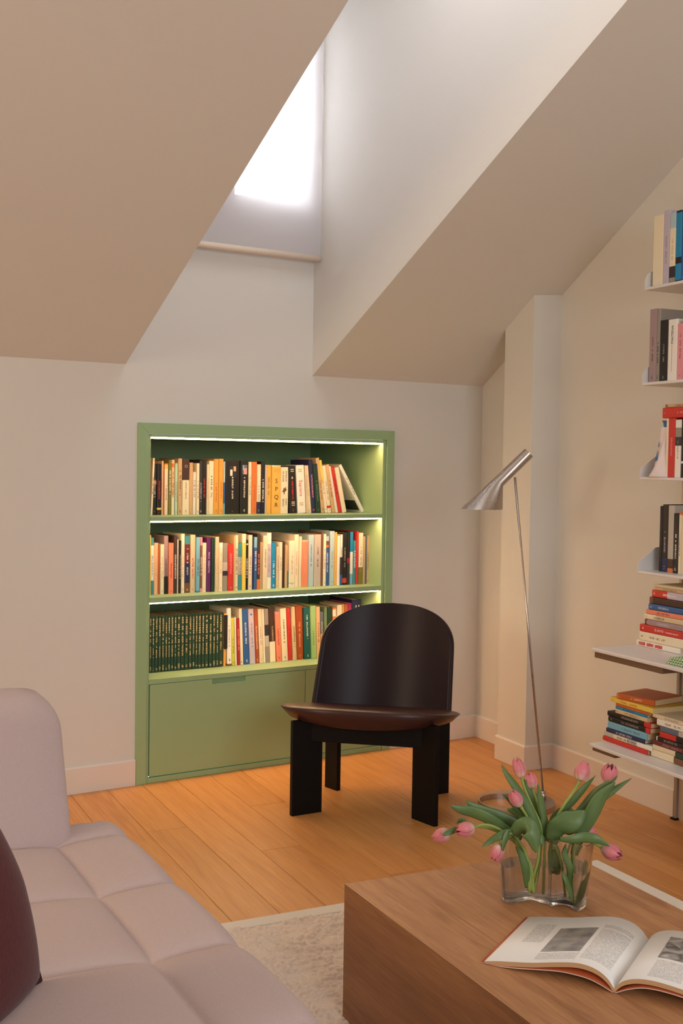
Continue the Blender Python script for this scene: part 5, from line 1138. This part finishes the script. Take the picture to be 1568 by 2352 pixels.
b_ = BOOKS['tall', 1]; mesh('ribbon_marker', [(.028, .02, -.001), (.028, .03, -.001), (.018, .016, -.012), (.018, .024, -.014), (.012, .014, -.016)], [(0, 1, 3, 2), (2, 3, 4)], solid('red'), b_)
g2 = 'flat books in the left stack on the lowest shelf'; z = 0.3073
A_ = [(-3.218, -2.988, .0165, .15, 'red flat book at the bottom of the left low stack', 'red', 'none'), (-3.211, -2.969, .0165, .15, 'white flat book with grey marks above the bottom red one', 'lgrey@0;ivory@.2;lgrey@.5;white@.7', 'char'), (-3.201, -3.003, .0140, .14, 'navy flat book with pale capitals in left low stack', 'navy', 'lilac'),
    (-3.192, -2.991, .0240, .14, 'thick sky blue flat book in the left low stack', 'lblue', 'bgrey'), (-3.191, -2.979, .0180, .145, 'lower of two black flat books with red ends', 'black@0;red@.90', 'grey'), (-3.196, -2.977, .0165, .145, 'upper of two black flat books with red ends', 'black@0;red@.86', 'grey'),
    (-3.154, -2.993, .0150, .14, 'cream speckled flat book above the black pair', 'beige', 'brown'), (-3.154, -2.993, .0095, .14, 'teal flat book in the left low stack', 'bblue', 'navy'), (-3.153, -2.982, .0090, .14, 'dark orange flat book under the yellow one', 'dorange', 'orange'), (-3.183, -2.967, .0175, .15, 'yellow flat book under the topmost orange one', 'yellow', 'dorange')]
for i, (t0, t1, th, dep, desc, bands, text) in enumerate(A_):
    lying(.337, t0, t1, z, z+th, dep, desc, bands, text, g2, 7100+i); z += th
lying(.345, -3.140, -2.985, z, z+.0205, .15, 'orange flat hardback lying askew on top of the left low stack', 'orange@0;dorange@.05', 'peach', g2, 7130, math.radians(12))
g3 = 'flat books in the right stack on the lowest shelf'; z = 0.3073
B_ = [(-2.978, -2.872, .0235, .15, 'cream short flat book at the bottom of the right low stack', 'cream', 'none'), (-2.971, -2.866, .0170, .15, 'cream thinner flat book, second in the right low stack', 'ivory', 'none'), (-2.971, -2.79, .0155, .15, 'maroon flat book in the right low stack', 'maroon', 'mauve'), (-2.960, -2.79, .0140, .15, 'black flat book with tiny white emblem in right low stack', 'black@0;white@.03;black@.06', 'grey'),
    (-2.939, -2.80, .0190, .15, 'crimson flat book with dark end in right low stack', 'red@0;black@.55', 'none'), (-2.937, -2.80, .0175, .15, 'blue grey flat book in the right low stack', 'bgrey@0;lgrey@.62', 'none'), (-2.954, -2.79, .0210, .15, 'white flat book, second from top of the right low stack', 'white', 'brown'), (-2.975, -2.79, .0130, .16, 'cream flat book on top of the right low stack', 'ivory', 'grey')]
for i, (t0, t1, th, dep, desc, bands, text) in enumerate(B_):
    lying(.33, t0, t1, z, z+th, dep, desc, bands, text, g3, 7200+i); z += th
lying(.33, -2.868, -2.70, .3073, .3273, .15, 'brown flat book at the frame edge on lowest shelf', 'brown', 'none', g3, 7300); lying(.33, -2.862, -2.70, .3273, .3473, .15, 'dark green flat book above the brown one, lowest shelf', 'dgreen', 'grey', g3, 7301)
# red books lying across the top of the third shelf row
g4 = 'flat books on the third white shelf row'
lying(.205, -3.112, -2.93, 1.4022, 1.4372, .15, 'red flat book lying across the upright ones, third white shelf', 'red', 'pink', g4, 7400)
lying(.200, -3.105, -2.95, 1.4376, 1.4486, .13, 'thin patterned flat book on top of the red lying one', 'olive@0;tan@.05', 'dbrown', g4, 7401)
# white plastic bag with blue print at the left end of the third shelf
PBM = mat('white_plastic', (232, 216, 214), 0.35, var=0.05, vscale=30)
pb = tag(empty('plastic_bag', tuple(wr(.185, -3.128, 1.2054)), -DW), 'pinkish white plastic bag with blue print left of the red books', 'bag')
def bag(u, v):
    a = 2*PI*u; z = v*0.168
    rx = 0.024*(1-v)**4+0.025+0.003*math.sin(v*9+a*3); ry = 0.024*(1-v)**3+0.020+0.003*math.sin(a*4+v*6)
    return (-0.000+0.010*v+ry*math.sin(a)*1.0, -0.010*v+0.000+rx*math.cos(a), z)
grid('bag_body', bag, 28, 20, PBM, pb, closeu=True, cap=True)
BLUEP = mat('blue_plastic', (40, 110, 170), 0.35); REDP = mat('bag_red_seam', (150, 40, 60), 0.5)
def cap_(u, v):
    a = 2*PI*u; r1 = 0.014+0.004*v; return (0.010+0.8*r1*math.sin(a), -0.010+r1*1.15*math.cos(a), 0.166+0.020*v)
grid('blue_top', cap_, 18, 4, BLUEP, pb, closeu=True, cap=True)
box('seam', -0.002, -0.026, 0.186, 0.022, 0.006, 0.190, REDP, pb)
def patchs(pts, m_):
    v = []
    for y, z_ in pts:
        vv = z_/0.168; ry = 0.024*(1-vv)**3+0.020; rx = 0.024*(1-vv)**4+0.025
        v.append((0.010*vv-ry*math.sqrt(max(0.05, 1-((y+0.010*vv)/rx)**2))-0.0035, y, z_))
    return mesh('printed_shape', v, [tuple(range(len(v)))], m_, pb)
patchs([(.012, .052), (.002, .054), (-.004, .060), (.002, .075), (.007, .092), (.011, .088), (.012, .070)], BLUEP); patchs([(.010, .100), (.002, .103), (.005, .118), (.008, .118)], BLUEP)
# green and white checked cloth on the deep shelf
q = NT('green_check'); tc = q.n('ShaderNodeTexCoord'); ck = q.n('ShaderNodeTexChecker'); ck.inputs['Scale'].default_value = 170; ck.inputs['Color1'].default_value = srgb((222, 228, 206)); ck.inputs['Color2'].default_value = srgb((96, 160, 70)); q.l(tc.outputs['Object'], ck.inputs['Vector'])
q.l(ck.outputs[0], q.b.inputs['Base Color']); q.b.inputs['Roughness'].default_value = 0.7
cl = tag(empty('folded_cloth', tuple(wr(.33, -2.80, .6302)), -DW), 'green and white checked folded cloth at the frame edge of deep shelf', 'cloth')
for k in range(3): box('cloth_fold', -.055+.004*k, -.09, .0006+.007*k, .07, .055-.004*k, .0072+.007*k, q.m, cl, .003, 2)
# make every label single out one thing
seen = {}
for o in [o for o in COL.objects if o.parent is None and 'label' in o]:
    seen.setdefault(o['label'], []).append(o)
for lab, os_ in seen.items():
    if len(os_) > 1: print('DUPLICATE LABEL', lab, len(os_))
    for o in os_:
        n_ = len(lab.split())
        if n_ < 4 or n_ > 16: print('LABEL LENGTH', n_, lab)

for o in list(COL.objects):
    if o.name in ('glass_body', 'water'): o.cycles.is_caustics_caster = True
    if o.name.startswith(('tabletop', 'stem', 'leaf')): o.cycles.is_caustics_receiver = True
for l_ in bpy.data.lights: l_.cycles.is_caustics_light = True
